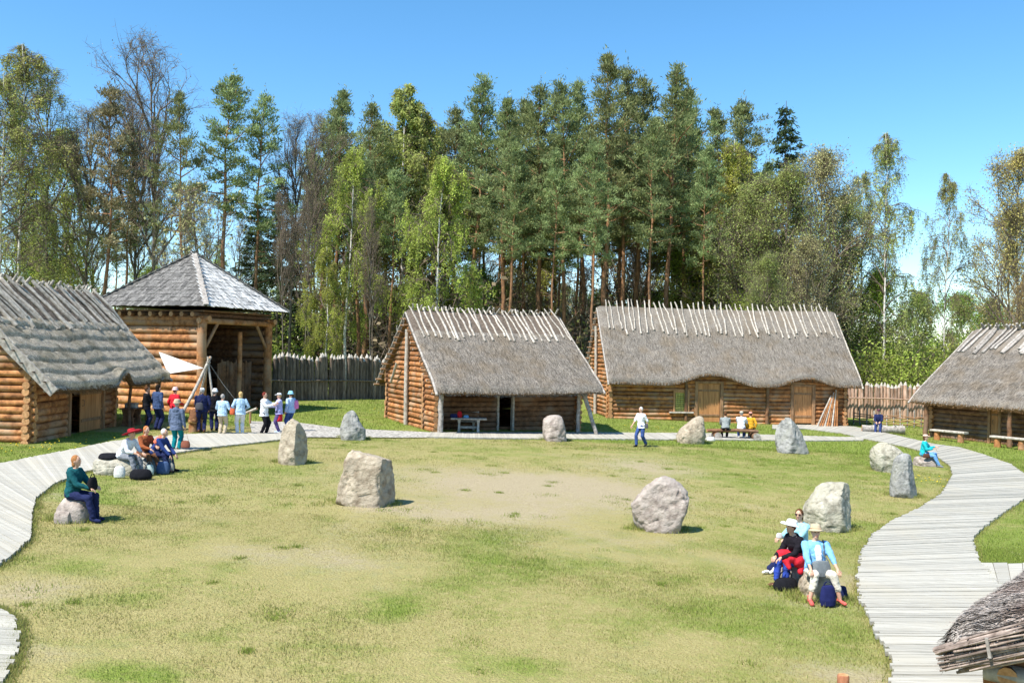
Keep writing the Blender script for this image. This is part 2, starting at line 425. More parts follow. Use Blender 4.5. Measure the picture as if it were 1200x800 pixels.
    if bottom:
        g = MB(); e = .020 * s
        loft(g, [(c, w + e, d + e) for c, w, d in rows[0:3]], sd)
        for hp, kn, a in legs:
            cap(g, hp, kn, .104 * s * build, .082 * s)
            end = kn.lerp(a, leg * .97 - .02) if leg > .1 else kn
            cap(g, kn, end, .080 * s, .068 * s)
        garment('trousers', g, cloth(*bottom))
    if skirt:
        g = MB(); loft(g, [(T(.05), .18 * s, .13 * s), (T(-.1), .20 * s, .15 * s), (T(-.3), .21 * s, .16 * s), (T(-.42), .2 * s, .15 * s)], sd)
        garment('wrap', g, cloth(*skirt))
    # ---- shoes
    if shoes:
        for (hp, kn, a), fd in zip(legs, footd):
            g = MB(); h0 = a + Vector((0, 0, -.043)) - fd * .03
            cap(g, h0, a + fd * .15 * s + Vector((0, 0, -.038)), .044 * s, .036 * s); cap(g, h0 + Vector((0, 0, .05)), h0, .046 * s, .044 * s)
            garment('shoe', g, cloth(*shoes), .011, 2)
    # ---- hair and hats
    if hair:
        g = MB(); g.ball(tuple(Hh(-.020, .022)), (.086 * s, .092 * s, .106 * s), 14, 10, rot=hrot)
        if hairlen: g.ball(tuple(Hh(-.045, -.055 - hairlen * .4)), (.078 * s, .055 * s, (.07 + hairlen * .5) * s), 12, 8, rot=hrot)
        g2 = _remesh(g, 'hair', .011, 2)
        g2.materials.append(cloth(*hair)); link_mesh('hair', g2, root)
    if hat:
        kind, nm, c = hat[:3]
        g = MB(); ring = lambda f0, u, w, d: (Hh(f0, u), w * s, d * s)
        if kind == 'cap':
            loft(g, [ring(-.008, .045, .094, .110), ring(-.008, .085, .090, .104), ring(-.01, .118, .066, .078), ring(-.01, .130, .03, .035)], hs)
            pk = [Hh(.09, .052, -.06), Hh(.175, .038, -.045), Hh(.185, .036, 0), Hh(.175, .038, .045), Hh(.09, .052, .06)]
            g.add([tuple(q) for q in pk] + [tuple(q + hu * .014) for q in pk], [np.array([[0, 1, 2, 3, 4], [9, 8, 7, 6, 5]]), np.array([[k, 5 + k, 5 + (k + 1) % 5, (k + 1) % 5] for k in range(5)])])
        else:
            br = .165 if kind == 'brim' else (.135 if kind == 'small' else .26 if kind == 'wide' else .20)
            if kind != 'bucket':
                n = 20
                rr = [(.05, .09, .105), (.05, .09, .105)]
                loft(g, [ring(0, .030, br, br * 1.08), ring(0, .042, br, br * 1.08), ring(-.002, .052, br * .8, br * .88), ring(-.004, .062, .100, .115), ring(-.006, .11, .094, .108), ring(-.008, .146, .082, .094), ring(-.008, .158, .05, .06)], hs, n)
            else:
                loft(g, [ring(0, .005, .13, .145), ring(0, .03, .118, .132), ring(0, .055, .098, .112), ring(-.004, .11, .09, .104), ring(-.006, .142, .06, .07)], hs)
        h = g.build('hat', [cloth(nm, c)] + ([cloth(*hat[3])] if len(hat) > 3 else []), root)
        if kind == 'wide':
            for rr_ in (.235, .165):
                tb_ = MB(); tb_.tube([tuple(Hh(rr_ * 1.05 * math.sin(a), .046 if rr_ > .2 else .050, rr_ * math.cos(a))) for a in np.linspace(0, 2 * math.pi, 25)], .014, 6); tb_.build('hat_stripe', cloth('black_straw', (.02, .012, .014)), h)
        if len(hat) > 3:
            bd = MB(); loft(bd, [ring(-.004, .062, .104, .119), ring(-.005, .088, .101, .116)], hs, 20); bd.build('hat_band', cloth(*hat[3]), h)
    if glasses:
        g = MB()
        for sg in (-1, 1):
            g.ball(tuple(Hh(.090, .012, sg * .034)), (.027 * s, .010 * s, .020 * s), 10, 7, rot=hrot)
            g.tube([tuple(Hh(.082, .018, sg * .06)), tuple(Hh(-.01, .01, sg * .082))], .004, 6)
        g.tube([tuple(Hh(.098, .018, -.02)), tuple(Hh(.098, .018, .02))], .004, 6)
        g.build('sunglasses', EYE_M, root)
    root['_j'] = 0; del root['_j']
    rotm = Matrix.Rotation(rz, 4, 'Z'); rotm.translation = Vector(loc)
    J = dict(T=lambda *a: rotm @ T(*a), wr=[rotm @ a[2] for a in arms], hand=[rotm @ (a[2] + (a[2] - a[1]).normalized() * .09) for a in arms], head=rotm @ head,
             kn=[rotm @ l[1] for l in legs], an=[rotm @ l[2] for l in legs], sh=[rotm @ a[0] for a in arms], el=[rotm @ a[1] for a in arms], s=s, fw=rotm.to_3x3() @ fw, sd=rotm.to_3x3() @ sd)
    return root, J

def soft_bag(name, label, cat, loc, size, col, rz=0.0, handle=True, strap=None, group=None, tilt=0.0, slump=.0):
    """a rounded fabric bag standing (or hanging) at loc, its base at the loc"""
    w, d, h = size
    root = empty(name, loc, rz, label, cat, group)
    g = MB(); rows = []
    for t, k in ((0, .82), (.06, .98), (.3, 1.06), (.6, 1.0), (.85, .88), (.97, .72), (1, .5)):
        rows.append((Vector((tilt * t * h, 0, h * t)), w / 2 * k * (1 + .0), d / 2 * k * (1 - .35 * t * t)))
    loft(g, rows, (1, 0, 0), 16)
    me = _remesh(g, 'bag_body', max(.008, min(size) / 14), 2); me.materials.append(cloth(*col)); link_mesh('bag_body', me, root)
    if handle:
        g = MB(); r = w * .28
        pts = [(tilt * h + r * math.cos(a), 0, h * .92 + r * 1.2 * math.sin(a)) for a in np.linspace(0, math.pi, 9)]
        g.tube(pts, .010, 6); g.build('handle', cloth(col[0] + '_trim', [x * .6 for x in col[1]]), root)
    if strap:
        inv = Matrix.Rotation(-rz, 3, 'Z')
        g = MB(); g.tube([tuple(inv @ (Vector(p) - Vector(loc))) for p in strap], .013, 6, squash=.4); g.build('strap', cloth(col[0] + '_trim', [x * .6 for x in col[1]]), root)
    return root
# ------------------------------------------------------------------ log buildings
M['thatch_near'] = material('coarse_reed_thatch', (.20, .165, .14), (.54, .475, .415), (20, 40, 40), .95, 1.0, bscale=(40, 40, 40), tone=.75, alt=(.27, .20, .165), altscale=2.5, bdist=.04, spec=.05)
BRUSH = material('brushwood_bark', (.13, .095, .075), (.33, .26, .215), (9, 9, 9), .8, .4, tone=.5)
class Hut:
    """local frame: x along the front wall, y to the back, z up; origin at the front left corner"""
    def __init__(s, name, label, x0, y0, th, L, W, ze, zr, of, ol, orr, seed, ob=None):
        s.__dict__.update(x0=x0, y0=y0, th=th, L=L, W=W, ze=ze, zr=zr, of=of, ol=ol, orr=orr, ob=of if ob is None else ob)
        s.z0 = float(gz(x0)); s.rng = np.random.default_rng(seed)
        s.root = empty(name, (x0, y0, s.z0), th, label, 'log hut')
        s.u = np.array([math.cos(th), math.sin(th), 0]); s.v = np.array([-math.sin(th), math.cos(th), 0]); s.O = np.array([x0, y0, s.z0])
        s.wz = lambda y: s.ze + (s.zr - s.ze) * (y + s.of) / (W / 2 + s.of) if y <= W / 2 else s.ze + (s.zr - s.ze) * (W + s.ob - y) / (W / 2 + s.ob)
    def W3(s, a, b, h): return Vector(tuple(s.O + s.u * a + s.v * b + np.array([0, 0, h])))
    def hit(s, px, py, b=0.0):                        # (a, h) where a photo position meets the plane y = b
        d = ray(px, py); n = s.v; t = ((s.O + s.v * b - EYEP) @ n) / (d @ n); P = EYEP + d * t - s.O
        return float(P @ s.u), float(P[2])
    def hitx(s, px, py, a=0.0):                       # (b, h) on the plane x = a
        d = ray(px, py); n = s.u; t = ((s.O + s.u * a - EYEP) @ n) / (d @ n); P = EYEP + d * t - s.O
        return float(P @ s.v), float(P[2])

    def logs(s, name, p0, p1, z0, z1, r=.13, gaps=(), ext=.22, mat_='log', gable=False, parent=None, shift=0.0, lowlit=None):
        """one wall of stacked round logs from p0 to p1 (local xy)"""
        rng = s.rng; mb = MB(); p0 = np.array(p0, float); p1 = np.array(p1, float); D = p1 - p0; LL = np.linalg.norm(D); D /= LL
        z = z0 + shift; pitch = r * 1.86
        while z < z1:
            iv = [(-ext * rng.uniform(.75, 1.15), LL + ext * rng.uniform(.75, 1.15))]
            if gable:
                ys = [y for y in np.linspace(0, LL, 121) if s.wz(p0[1] + D[1] * y) - .10 > z + r]
                if len(ys) < 6: break
                lo, hi = min(ys), max(ys)
                iv = [(lo if lo > .05 else iv[0][0], hi if hi < LL - .05 else iv[0][1])]
            for g0, g1, gz0, gz1 in gaps:
                if gz0 < z < gz1:
                    nv = []
                    for a, b in iv:
                        if g1 <= a or g0 >= b: nv.append((a, b)); continue
                        if g0 - a > .05: nv.append((a, g0))
                        if b - g1 > .05: nv.append((g1, b))
                    iv = nv
            ph = rng.uniform(0, 6)
            for a, b in iv:
                n = max(3, int((b - a) / .7) + 1); q = np.linspace(a, b, n)
                rr = r * (1 + .05 * np.sin(q * 1.3 + ph)) * rng.uniform(.90, 1.08) * np.linspace(rng.uniform(.92, 1.08), 1.0, n)
                P = np.stack([p0[0] + D[0] * q, p0[1] + D[1] * q, z + .012 * np.sin(q * .9 + ph)], 1)
                P[:, :2] += np.array([-D[1], D[0]])[None] * (.012 * rng.standard_normal(n))[:, None]
                mb.tube(P, rr, 10, rng.uniform(.25, .75), 0, True, 1, True)
            z += pitch
        return mb.build(name, [M[mat_], M['log_end']], parent or s.root)

    def roof(s, mats=('thatch', 'thatch_ridge', 'thatch_edge'), th=.30, bumps=(), courses=0, cdepth=.06, ridge_from=.74, na=110, nb=60, straw=7000, sag=.05, curve=0.0, rough=.03, fringe=1500, groove=.10, slen=(.12, .4), round_=0.0):
        rng = s.rng; parts = MB(); a0, a1 = -s.ol, s.L + s.orr
        A = np.linspace(a0, a1, na); B = np.linspace(0, 1, nb)
        AA, BB = np.meshgrid(A, B, indexing='ij')
        seed = rng.integers(50)
        def surf(AA, BB, side, lift=0.0):
            half = s.W / 2 + (s.of if side == 0 else s.ob)
            ys = -s.of + half * BB if side == 0 else s.W + s.ob - half * BB
            slope = math.atan2(s.zr - s.ze, half)
            z = s.ze + (s.zr - s.ze) * BB - sag * np.sin(math.pi * BB) + curve * (1 - BB) ** 3
            t = (AA - a0) / (a1 - a0)
            z = z - .06 * np.sin(math.pi * t)
            up = np.zeros_like(z)
            if side == 0:
                for c, w, h, fb in bumps:
                    q = np.clip(np.abs(AA - c) / w, 0, 1); k = .5 + .5 * np.cos(math.pi * q); up += h * k * np.clip(1 - BB / fb, 0, 1) ** 1.5
            z = z + up
            n = rough * (fbm(AA * 3, BB * 14, 1.0, seed + side) - .5) * 2 + .05 * (fbm(AA, BB * 5, 1.6, seed + 3 + side) - .5) * 2
            if courses:
                w = .25 * (vnoise(AA, BB * 0 + side, .45, seed + 5) - .5) + .25 * (vnoise(AA, BB * 0 + side, 1.7, seed + 6) - .5)
                c = (BB * courses + w); fr = c - np.floor(c)
                msk = (BB < ridge_from)
                n = n + cdepth * (.30 * (1 - fr) + .7 * (1 - np.exp(-(fr / groove) ** 2)) - .8) * msk
            if np.min(lift) > 0:                       # the cut edges of the thatch are rounded off
                n = n - lift * .9 * np.clip(1 - BB / .055, 0, 1) ** 2 - lift * .7 * np.clip(1 - np.minimum(AA - a0, a1 - AA) / .22, 0, 1) ** 2
            if round_: n = n - round_ * np.clip(1 - (a1 - AA) / .7, 0, 1) ** 2 - round_ * .8 * np.clip(1 - BB / .22, 0, 1) ** 2
            n = n + lift
            return np.stack([AA, ys - math.sin(slope) * n * (1 if side == 0 else -1), z + math.cos(slope) * n], -1)
        zone = (BB[:-1, :-1] > ridge_from)
        for side in (0, 1):
            S = surf(AA, BB, side, th * .5); I = surf(AA, BB, side, -th * .5)
            tn = .35 + .3 * fbm(AA[:-1, :-1], BB[:-1, :-1] * 6, .5, seed + 9)
            i = np.arange(na - 1)[:, None] * nb; j = np.arange(nb - 1)[None, :]
            f = np.stack([i + j, i + j + 1, i + nb + j + 1, i + nb + j], -1)
            if side == 0: f = f[:, :, ::-1]
            parts.add(S.reshape(-1, 3), f[~zone].reshape(-1, 4), tn[~zone], 0)
            parts.add(S.reshape(-1, 3), f[zone].reshape(-1, 4), tn[zone], 1)
            parts.add(I.reshape(-1, 3), f[:, :, ::-1].reshape(-1, 4), .4, 2)
            # eave face and verge faces
            parts.grid(np.stack([S[:, 0], (S[:, 0] + I[:, 0]) / 2 + np.array([0, -.03 if side == 0 else .03, 0]), I[:, 0]], 0), .5, 2)
            for e in (0, -1): parts.grid(np.stack([S[e], (S[e] + I[e]) / 2, I[e]], 0), .5, 0)
            # loose straw lying on the surface
            ns = straw if side == 0 else straw // 4
            a = rng.uniform(a0 + .02, a1 - .02, ns); b = rng.uniform(0, ridge_from, ns); Ls = rng.uniform(*slen, ns); half = (s.W / 2 + s.of) / math.cos(math.atan2(s.zr - s.ze, s.W / 2 + s.of))
            b2 = np.clip(b - Ls / half, -.02, 1); da = .05 * rng.standard_normal(ns)
            P1 = surf(a, b, side, th * .5 + .004); P2 = surf(a + da, b2, side, th * .5 + .012 + .02 * rng.random(ns))
            w = np.zeros((ns, 3)); w[:, 0] = rng.uniform(.006, .013, ns)
            V = np.stack([P1 - w, P1 + w, P2 + w * .6, P2 - w * .6], 1)
            parts.add(V.reshape(-1, 3), np.arange(4 * ns).reshape(ns, 4), rng.uniform(.1, .95, ns), 0, False)
            # ragged straw ends along the eave
            nf = fringe if side == 0 else fringe // 4
            a = rng.uniform(a0, a1, nf); k = rng.random(nf)
            P1 = surf(a, np.full(nf, .012), side, 0) + 0; hi = surf(a, np.full(nf, .012), side, th * .5); lo = surf(a, np.full(nf, .0), side, -th * .5)
            P1 = lo + (hi - lo) * k[:, None]
            d = np.stack([.04 * rng.standard_normal(nf), (-1 if side == 0 else 1) * rng.uniform(.02, .11, nf), -rng.uniform(.02, .12, nf)], 1)
            w[:1] = 0; w = np.zeros((nf, 3)); w[:, 0] = .012
            V = np.stack([P1 - w, P1 + w, P1 + d + w * .5, P1 + d - w * .5], 1)
            parts.add(V.reshape(-1, 3), np.arange(4 * nf).reshape(nf, 4), rng.uniform(.1, .9, nf), np.where(k > .55, 0, 2)[0], False)
        # ragged ends at the verges
        for e, sg in ((a0, -1), (a1, 1)):
            nf = 700; b = rng.random(nf); k = rng.random(nf); side = 0
            for side in (0, 1):
                hi = surf(np.full(nf, e), b, side, th * .5); lo = surf(np.full(nf, e), b, side, -th * .5); P1 = lo + (hi - lo) * k[:, None]
                d = np.stack([sg * rng.uniform(.02, .10, nf), .03 * rng.standard_normal(nf), -rng.uniform(0, .05, nf)], 1); w = np.zeros((nf, 3)); w[:, 2] = .012
                V = np.stack([P1 - w, P1 + w, P1 + d + w * .5, P1 + d - w * .5], 1)
                parts.add(V.reshape(-1, 3), np.arange(4 * nf).reshape(nf, 4), rng.uniform(.2, .9, nf), 0, False)
        # closed ridge crest
        S0 = surf(A, np.ones(na), 0, th * .5); S1 = surf(A, np.ones(na), 1, th * .5); top = (S0 + S1) / 2; top[:, 2] += .06
        parts.grid(np.stack([S0, top, S1], 0), .4, 1, True, True)
        s.surf = surf; s.thk = th
        s.roof_ob = parts.build('roof', [M[m] for m in mats], s.root)
        return s.roof_ob

    def ridge_poles(s, n, down=.34, over=.28, r=.05, mat_='pale', irregular=.3, cross=True, dark_end=True, skew=0.0, wrange=(0.02, .98)):
        rng = s.rng; a0, a1 = -s.ol, s.L + s.orr; half = s.W / 2 + s.of; sl = math.atan2(s.zr - s.ze, half)
        for i in range(n):
            t = wrange[0] + (wrange[1] - wrange[0]) * (i + .5 + rng.uniform(-1, 1) * irregular * .5) / n; a = a0 + (a1 - a0) * t
            for side in (0, 1):
                if side == 1 and not cross: continue
                dn = down * rng.uniform(.82, 1.08); da = skew + rng.uniform(-.12, .12)
                b = np.linspace(1, 1 - dn, 6); aa = a + (side * .09) + da * np.linspace(0, 1, 6) + .03 * np.cumsum(rng.standard_normal(6))
                P = s.surf(aa, b, side, s.thk * .5 + r * .7)
                d = (P[0] - P[1]); d /= np.linalg.norm(d)
                ov = over * rng.uniform(.6, 1.25)
                base = P[0] + d * .05
                tipz = np.array([rng.uniform(-.06, .06), 0, .12 * ov])
                P = np.concatenate([[base + d * ov + tipz, base + d * ov * .45], P])
                rr = r * rng.uniform(.8, 1.2) * np.array([.75, .95, 1, 1, 1.05, 1.05, 1.1, 1.15])
                mb = MB(); mb.tube(P, rr, 7, rng.uniform(.2, .85), 0, True, 1, True, squash=.75, wob=.06, rng=rng)
                mb.build('ridge_pole', [M[mat_], M['greywood']], s.roof_ob)

    def verge(s, e, sides=(0, 1), n=13, r=.055, mat_='greywood', out=.20, b0=-.02, b1=1.0):
        """bare pole along the roof edge with the batten ends poking out under it"""
        rng = s.rng; a = (-s.ol - .04) if e == 0 else (s.L + s.orr + .04); sg = -1 if e == 0 else 1
        for side in sides:
            b = np.linspace(b0, b1, 8); P = s.surf(np.full(8, a), b, side, s.thk * .5 - .02); mb = MB()
            mb.tube(P, r * np.linspace(1.15, .8, 8), 7, .6, 0, True, 0, True, wob=.05, rng=rng); mb.build('verge_pole', M[mat_], s.root)
            mb = MB()
            for k in range(n):
                bb = b0 + (b1 - b0) * (k + .5) / n; q = s.surf(np.array([a]), np.array([bb]), side, -s.thk * .5 - .03)[0]
                mb.tube([q - np.array([sg * (s.ol + .25), 0, 0]), q + np.array([sg * out * rng.uniform(.6, 1.2), 0, 0])], .045 * rng.uniform(.8, 1.2), 7, rng.uniform(.3, .7), 0, True, 1)
            mb.build('roof_batten', [M['beam'], M['pale']], s.root)

    def door(s, a0, a1, h, y=0, z0=0.0, leaf=True, frame='beam', planks=5, label=None, handle=True, fw=.14):
        rng = s.rng
        for nm, x in (('door_post', a0 - fw / 2), ('door_post', a1 + fw / 2)):
            mb = MB(); mb.beam((x, y - .06, z0 - .25), (x, y - .06, h + .1), fw, .24, rng.uniform(.4, .7)); mb.build(nm, M[frame], s.root)
        mb = MB(); mb.beam((a0 - .2, y - .065, h + .05), (a1 + .2, y - .065, h + .05), .22, .16, .5); mb.build('door_lintel', M[frame], s.root)
        if leaf:
            l0, l1 = leaf if isinstance(leaf, tuple) else (a0, a1)
            mb = MB(); w = (l1 - l0 - .02) / planks
            for k in range(planks):
                mb.beam((l0 + .01 + w * (k + .5), y - .05, z0 + .03), (l0 + .01 + w * (k + .5), y - .05 + .003 * (k % 2), h - .02), w - .012, .045, rng.uniform(.25, .75), bev=.1)
            d = mb.build('door', M['plank'], s.root)
            if label: d['label'] = label
            for zz in (z0 + .45, h - .45): mb = MB(); mb.beam((l0 + .06, y - .092, zz), (l1 - .06, y - .092, zz), .03, .11, .4); mb.build('door_ledge', M['beam'], d)
            if handle:
                mb = MB(); hx = l0 + .14; mb.tube([(hx, y - .08, 1.0), (hx, y - .15, 1.02), (hx, y - .15, 1.2), (hx, y - .08, 1.22)], .014, 6); mb.build('handle', M['stake'], d)

    def bar(s, name, p, q, r=.07, mat_='greywood', n=8, square=None, wob=.04):
        mb = MB(); p = np.array(p, float); q = np.array(q, float)
        if square: mb.beam(p, q, square[0], square[1], .5)
        else:
            t = np.linspace(0, 1, 6)[:, None]; P = p + (q - p) * t + .012 * s.rng.standard_normal((6, 3)); mb.tube(P, r * np.linspace(1.1, .92, 6), n, .5, 0, True, 1, True, wob=wob, rng=s.rng)
        return mb.build(name, [M[mat_], M['log_end']], s.root)

def plank_floor(h, a0, a1, b0, b1, z):
    mb = MB(); mb.box(((a0 + a1) / 2, (b0 + b1) / 2, z - .05), (a1 - a0, b1 - b0, .1)); return mb.build('floor_boards', M['log_dark'], h.root)

# ---- middle hut
hm = Hut('log_hut', 'small log hut with an open dark doorway and a picnic table at its front', -3.395, 39.903, .423, 7.739, 7.018, 1.865, 5.381, 1.216, .296, .193, 11)
d0, _ = hm.hit(583.5, 480, 1.15); d1, _ = hm.hit(599, 480, 1.15)
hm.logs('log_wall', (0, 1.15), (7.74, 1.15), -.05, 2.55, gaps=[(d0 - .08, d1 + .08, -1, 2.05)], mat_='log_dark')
hm.logs('log_wall', (0, 0), (0, 7.02), -.05, 5.3, gable=True, shift=.12)
hm.logs('log_wall', (7.74, 0.9), (7.74, 7.02), -.35, 5.3, gable=True, shift=.12)
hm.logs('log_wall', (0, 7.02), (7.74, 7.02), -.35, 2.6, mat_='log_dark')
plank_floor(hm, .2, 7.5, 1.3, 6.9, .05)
hm.door(d0, d1, 2.0, 1.15, leaf=None, frame='pale', fw=.1)
hm.roof(straw=9000)
hm.ridge_poles(27, down=.36, over=.34, r=.05)
hm.verge(0); hm.verge(1)
# pole standing against the gable, front posts and prop
hm.bar('gable_post', (-.24, 3.4, -.2), (-.24, 3.5, 4.6), .10, 'pale')
hm.bar('gable_brace', (-.36, 4.6, 3.0), (-.36, 5.6, 2.0), .07, 'pale')
hm.bar('porch_post', (.1, -.55, -.1), (.1, -.55, 1.95), .12, 'greywood')
hm.bar('porch_beam', (-.25, -.55, 1.86), (7.95, -.55, 1.80), .09, 'beam')
hm.bar('porch_prop', (7.3, -.5, 1.75), (7.75, -1.0, -.3), .10, 'greywood')
hm.bar('porch_post', (7.15, -.2, -.3), (7.1, -.35, 1.8), .09, 'greywood')

# ---- long house
hl = Hut('long_house', 'long thatched log house with two closed plank doors under raised eaves', 5.973, 54.1, .107, 14.789, 6.46, 2.155, 6.751, .708, .216, .823, 12)
hl.root['category'] = 'log house'
A1, _ = hl.hit(817, 470); B1, h1 = hl.hit(843.5, 449); A2, _ = hl.hit(929, 475); B2, h2 = hl.hit(951, 453)
w0, wz0 = hl.hit(789, 482); w1, wz1 = hl.hit(806, 458)
h1 = min(h1, 2.75); h2 = min(h2, 2.65)
hl.logs('log_wall', (0, 0), (14.79, 0), -.25, 2.62, gaps=[(A1 - .1, B1 + .1, -1, h1 + .05), (A2 - .1, B2 + .1, -1, h2 + .05), (w0, w1, wz0, wz1)], r=.135)
hl.logs('log_wall', (0, 0), (0, 6.46), -.25, 6.7, gable=True, shift=.12, r=.135)
hl.logs('log_wall', (14.79, 0), (14.79, 6.46), -.4, 6.7, gable=True, shift=.12, r=.135)
hl.logs('log_wall', (0, 6.46), (14.79, 6.46), -.4, 2.9, mat_='log_dark', r=.135)
plank_floor(hl, .2, 14.5, .2, 6.3, .05)
hl.door(A1, B1, h1, 0, z0=-.2, planks=4, fw=.2); hl.door(A2, B2, h2, 0, z0=-.2, planks=4, fw=.2)
b1c = (A1 + B1) / 2; b2c = (A2 + B2) / 2
hl.roof(mats=('thatch', 'thatch', 'thatch_edge'), bumps=[(b1c, 2.9, .66, .55), (b2c, 2.3, .52, .5)], courses=9, cdepth=.045, ridge_from=.76, straw=13000, na=150, fringe=2600)
hl.ridge_poles(42, down=.36, over=.46, r=.06, cross=False, skew=.05)
hl.verge(0); hl.verge(1, mat_='pale')
for c_, w_ in ((b1c, 2.0), (b2c, 1.6)): hl.logs('log_wall', (c_ - w_, .02), (c_ + w_, .02), 2.66, 3.05, r=.12, ext=.0, gaps=[(-(c_ - w_) + A1 - .1, -(c_ - w_) + B1 + .1, 0, h1 + .05)])
hl.bar('gable_post', (-.24, 3.2, -.2), (-.24, 3.3, 5.6), .10, 'pale'); hl.bar('gable_brace', (-.36, 4.4, 3.7), (-.36, 5.6, 2.4), .07, 'pale')
for x in ((A1 - .75), (hl.hit(898, 470)[0])): hl.bar('wall_post', (x, -.16, -.3), (x, -.16, 2.5), .11, 'log_dark')
# window: frame with a yellow-green carved lattice behind it and a sill
fr = MB()
for p, q in (((w0, wz0), (w0, wz1)), ((w1, wz0), (w1, wz1)), ((w0, wz1), (w1, wz1))): fr.beam((p[0], -.10, p[1]), (q[0], -.10, q[1]), .12, .2)
wf = fr.build('window', M['log_end'], hl.root)
mb = MB(); mb.beam((w0 - .3, -.2, wz0 - .04), (w1 + .3, -.2, wz0 - .04), .24, .09, .7); mb.build('sill', M['pale'], wf)
lat = MB(); nx = 9; nz_ = 11
for k in range(nx): x = w0 + (w1 - w0) * (k + .5) / nx; lat.tube([(x, -.06, wz0), (x + .04, -.05, (wz0 + wz1) / 2), (x, -.06, wz1)], .026, 5, .5)
for k in range(nz_): z = wz0 + (wz1 - wz0) * (k + .5) / nz_; lat.tube([(w0, -.04, z), ((w0 + w1) / 2, -.07, z + .03), (w1, -.04, z)], .024, 5, .5)
lat.build('lattice', material('withy_lattice', (.46, .42, .10), (.72, .64, .22), (9, 9, 9), tone=0), wf)

# ---- hut at the right
hr = Hut('log_hut', 'thatched log hut with plank benches along its wall beside the curving boardwalk', 23.819, 50.584, -1.049, 10.5, 9.199, 2.021, 6.004, 1.256, .567, .476, 13)
dr0, _ = hr.hit(1163, 500, .2); dr1, _ = hr.hit(1176, 500, .2)
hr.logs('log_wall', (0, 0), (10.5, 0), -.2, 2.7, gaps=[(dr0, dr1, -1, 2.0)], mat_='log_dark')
hr.logs('log_wall', (0, 0), (0, 9.2), -.2, 5.9, gable=True, shift=.12)
hr.logs('log_wall', (10.5, 0), (10.5, 9.2), -.2, 5.9, gable=True, shift=.12)
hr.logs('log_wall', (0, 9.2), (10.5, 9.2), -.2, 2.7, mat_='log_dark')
plank_floor(hr, .2, 10.3, .2, 9, .02)
hr.door(dr0 + .08, dr1 - .08, 1.95, 0, leaf=True, planks=4)
hr.roof(mats=('thatch', 'thatch', 'thatch_edge'), courses=8, cdepth=.05, straw=9000, ridge_from=.74)
hr.ridge_poles(30, down=.33, over=.42, r=.085, mat_='greywood', irregular=.9, skew=-.15)
hr.verge(0, n=10); hr.verge(1, n=10)
hr.bar('porch_post', (.25, -.95, -.1), (.25, -.95, 2.0), .13, 'log_dark'); hr.bar('porch_beam', (-.4, -.95, 1.95), (10.8, -.95, 1.9), .1, 'beam')
hr.bar('porch_post', (5.0, -.95, -.1), (5.0, -.95, 1.9), .12, 'log_dark'); hr.bar('porch_post', (10.3, -.95, -.1), (10.3, -.95, 1.9), .12, 'log_dark')

# ---- hut at the left
hf = Hut('log_hut', 'log hut with layered straw thatch and a plank door near the gate tower', -15.967, 29.737, 1.585, 9.784, 4.87, 1.82, 5.36, .956, .436, .508, 14)
q0, _ = hf.hit(78.5, 475); q1, _ = hf.hit(92, 475); q2, _ = hf.hit(116.5, 470)
hf.logs('log_wall', (0, 0), (6.3, 0), 0.0, 2.6, gaps=[(q0, q2, -1, 1.95)], mat_='log')
hf.logs('log_wall', (0, 0), (0, 4.87), 0.0, 5.6, gable=True, shift=.12)
hf.logs('log_wall', (6.3, 0), (6.3, 1.9), 0.0, 2.6, shift=.12)
e0, _ = hf.hit(146, 470, 1.9); e1, _ = hf.hit(163, 470, 1.9)
hf.logs('log_wall', (6.3, 1.9), (9.78, 1.9), 0.0, 3.4, gaps=[(7.3, 8.5, -1, 1.9)], ext=.1)
hf.logs('log_wall', (9.78, 1.9), (9.78, 4.87), 0.0, 5.6, gable=True, shift=.12)
hf.logs('log_wall', (0, 4.87), (9.78, 4.87), -.1, 2.6, mat_='log_dark')
plank_floor(hf, .2, 9.6, 2, 4.7, .02); plank_floor(hf, .2, 6.2, .1, 2, .021)
hf.door(q0, q2, 1.9, 0, leaf=(q1, q2), planks=4)
hf.roof(mats=('thatch_pale', 'thatch_ridge', 'thatch_edge'), courses=8.6, cdepth=.23, groove=.17, slen=(.06, .17), ridge_from=.66, straw=16000, nb=150, na=150, th=.26, fringe=2500, bumps=[(q2 + .25, .85, .50, .22)], rough=.05)  # dark ridge zone paints the shade in the gaps between the poles
hf.ridge_poles(30, down=.40, over=.34, r=.068, mat_='pale', irregular=1.3, skew=.4)
hf.verge(1, n=8)
# barge board with pegs at the gable
mb = MB(); b = np.linspace(-.03, 1, 6); P = hf.surf(np.full(6, -hf.ol - .07), b, 0, .0)
for k in range(5): mb.beam(P[k], P[k + 1], .06, .34, .5)
brg = mb.build('barge_board', M['greywood'], hf.root)
mb = MB()
for k in range(9):
    q = hf.surf(np.array([-hf.ol - .1]), np.array([.06 + k * .1]), 0, .06)[0]; mb.tube([q + np.array([.1, 0, 0]), q + np.array([-.16, -.02, .02])], .028, 6, .2)
mb.build('peg', M['stake'], brg)
mb = MB(); P = hf.surf(np.full(6, -hf.ol - .07), b, 1, .0)
for k in range(5): mb.beam(P[k], P[k + 1], .06, .34, .5)
mb.build('barge_board', M['greywood'], hf.root)
for a_, y_ in ((6.5, -.65), (8.4, -.65), (9.6, -.65)): hf.bar('porch_post', (a_, y_, -.1), (a_ + .03, y_, 1.95), .065, 'log_dark')
hf.bar('porch_beam', (5.9, -.65, 1.9), (10.2, -.65, 1.92), .08, 'log_dark')

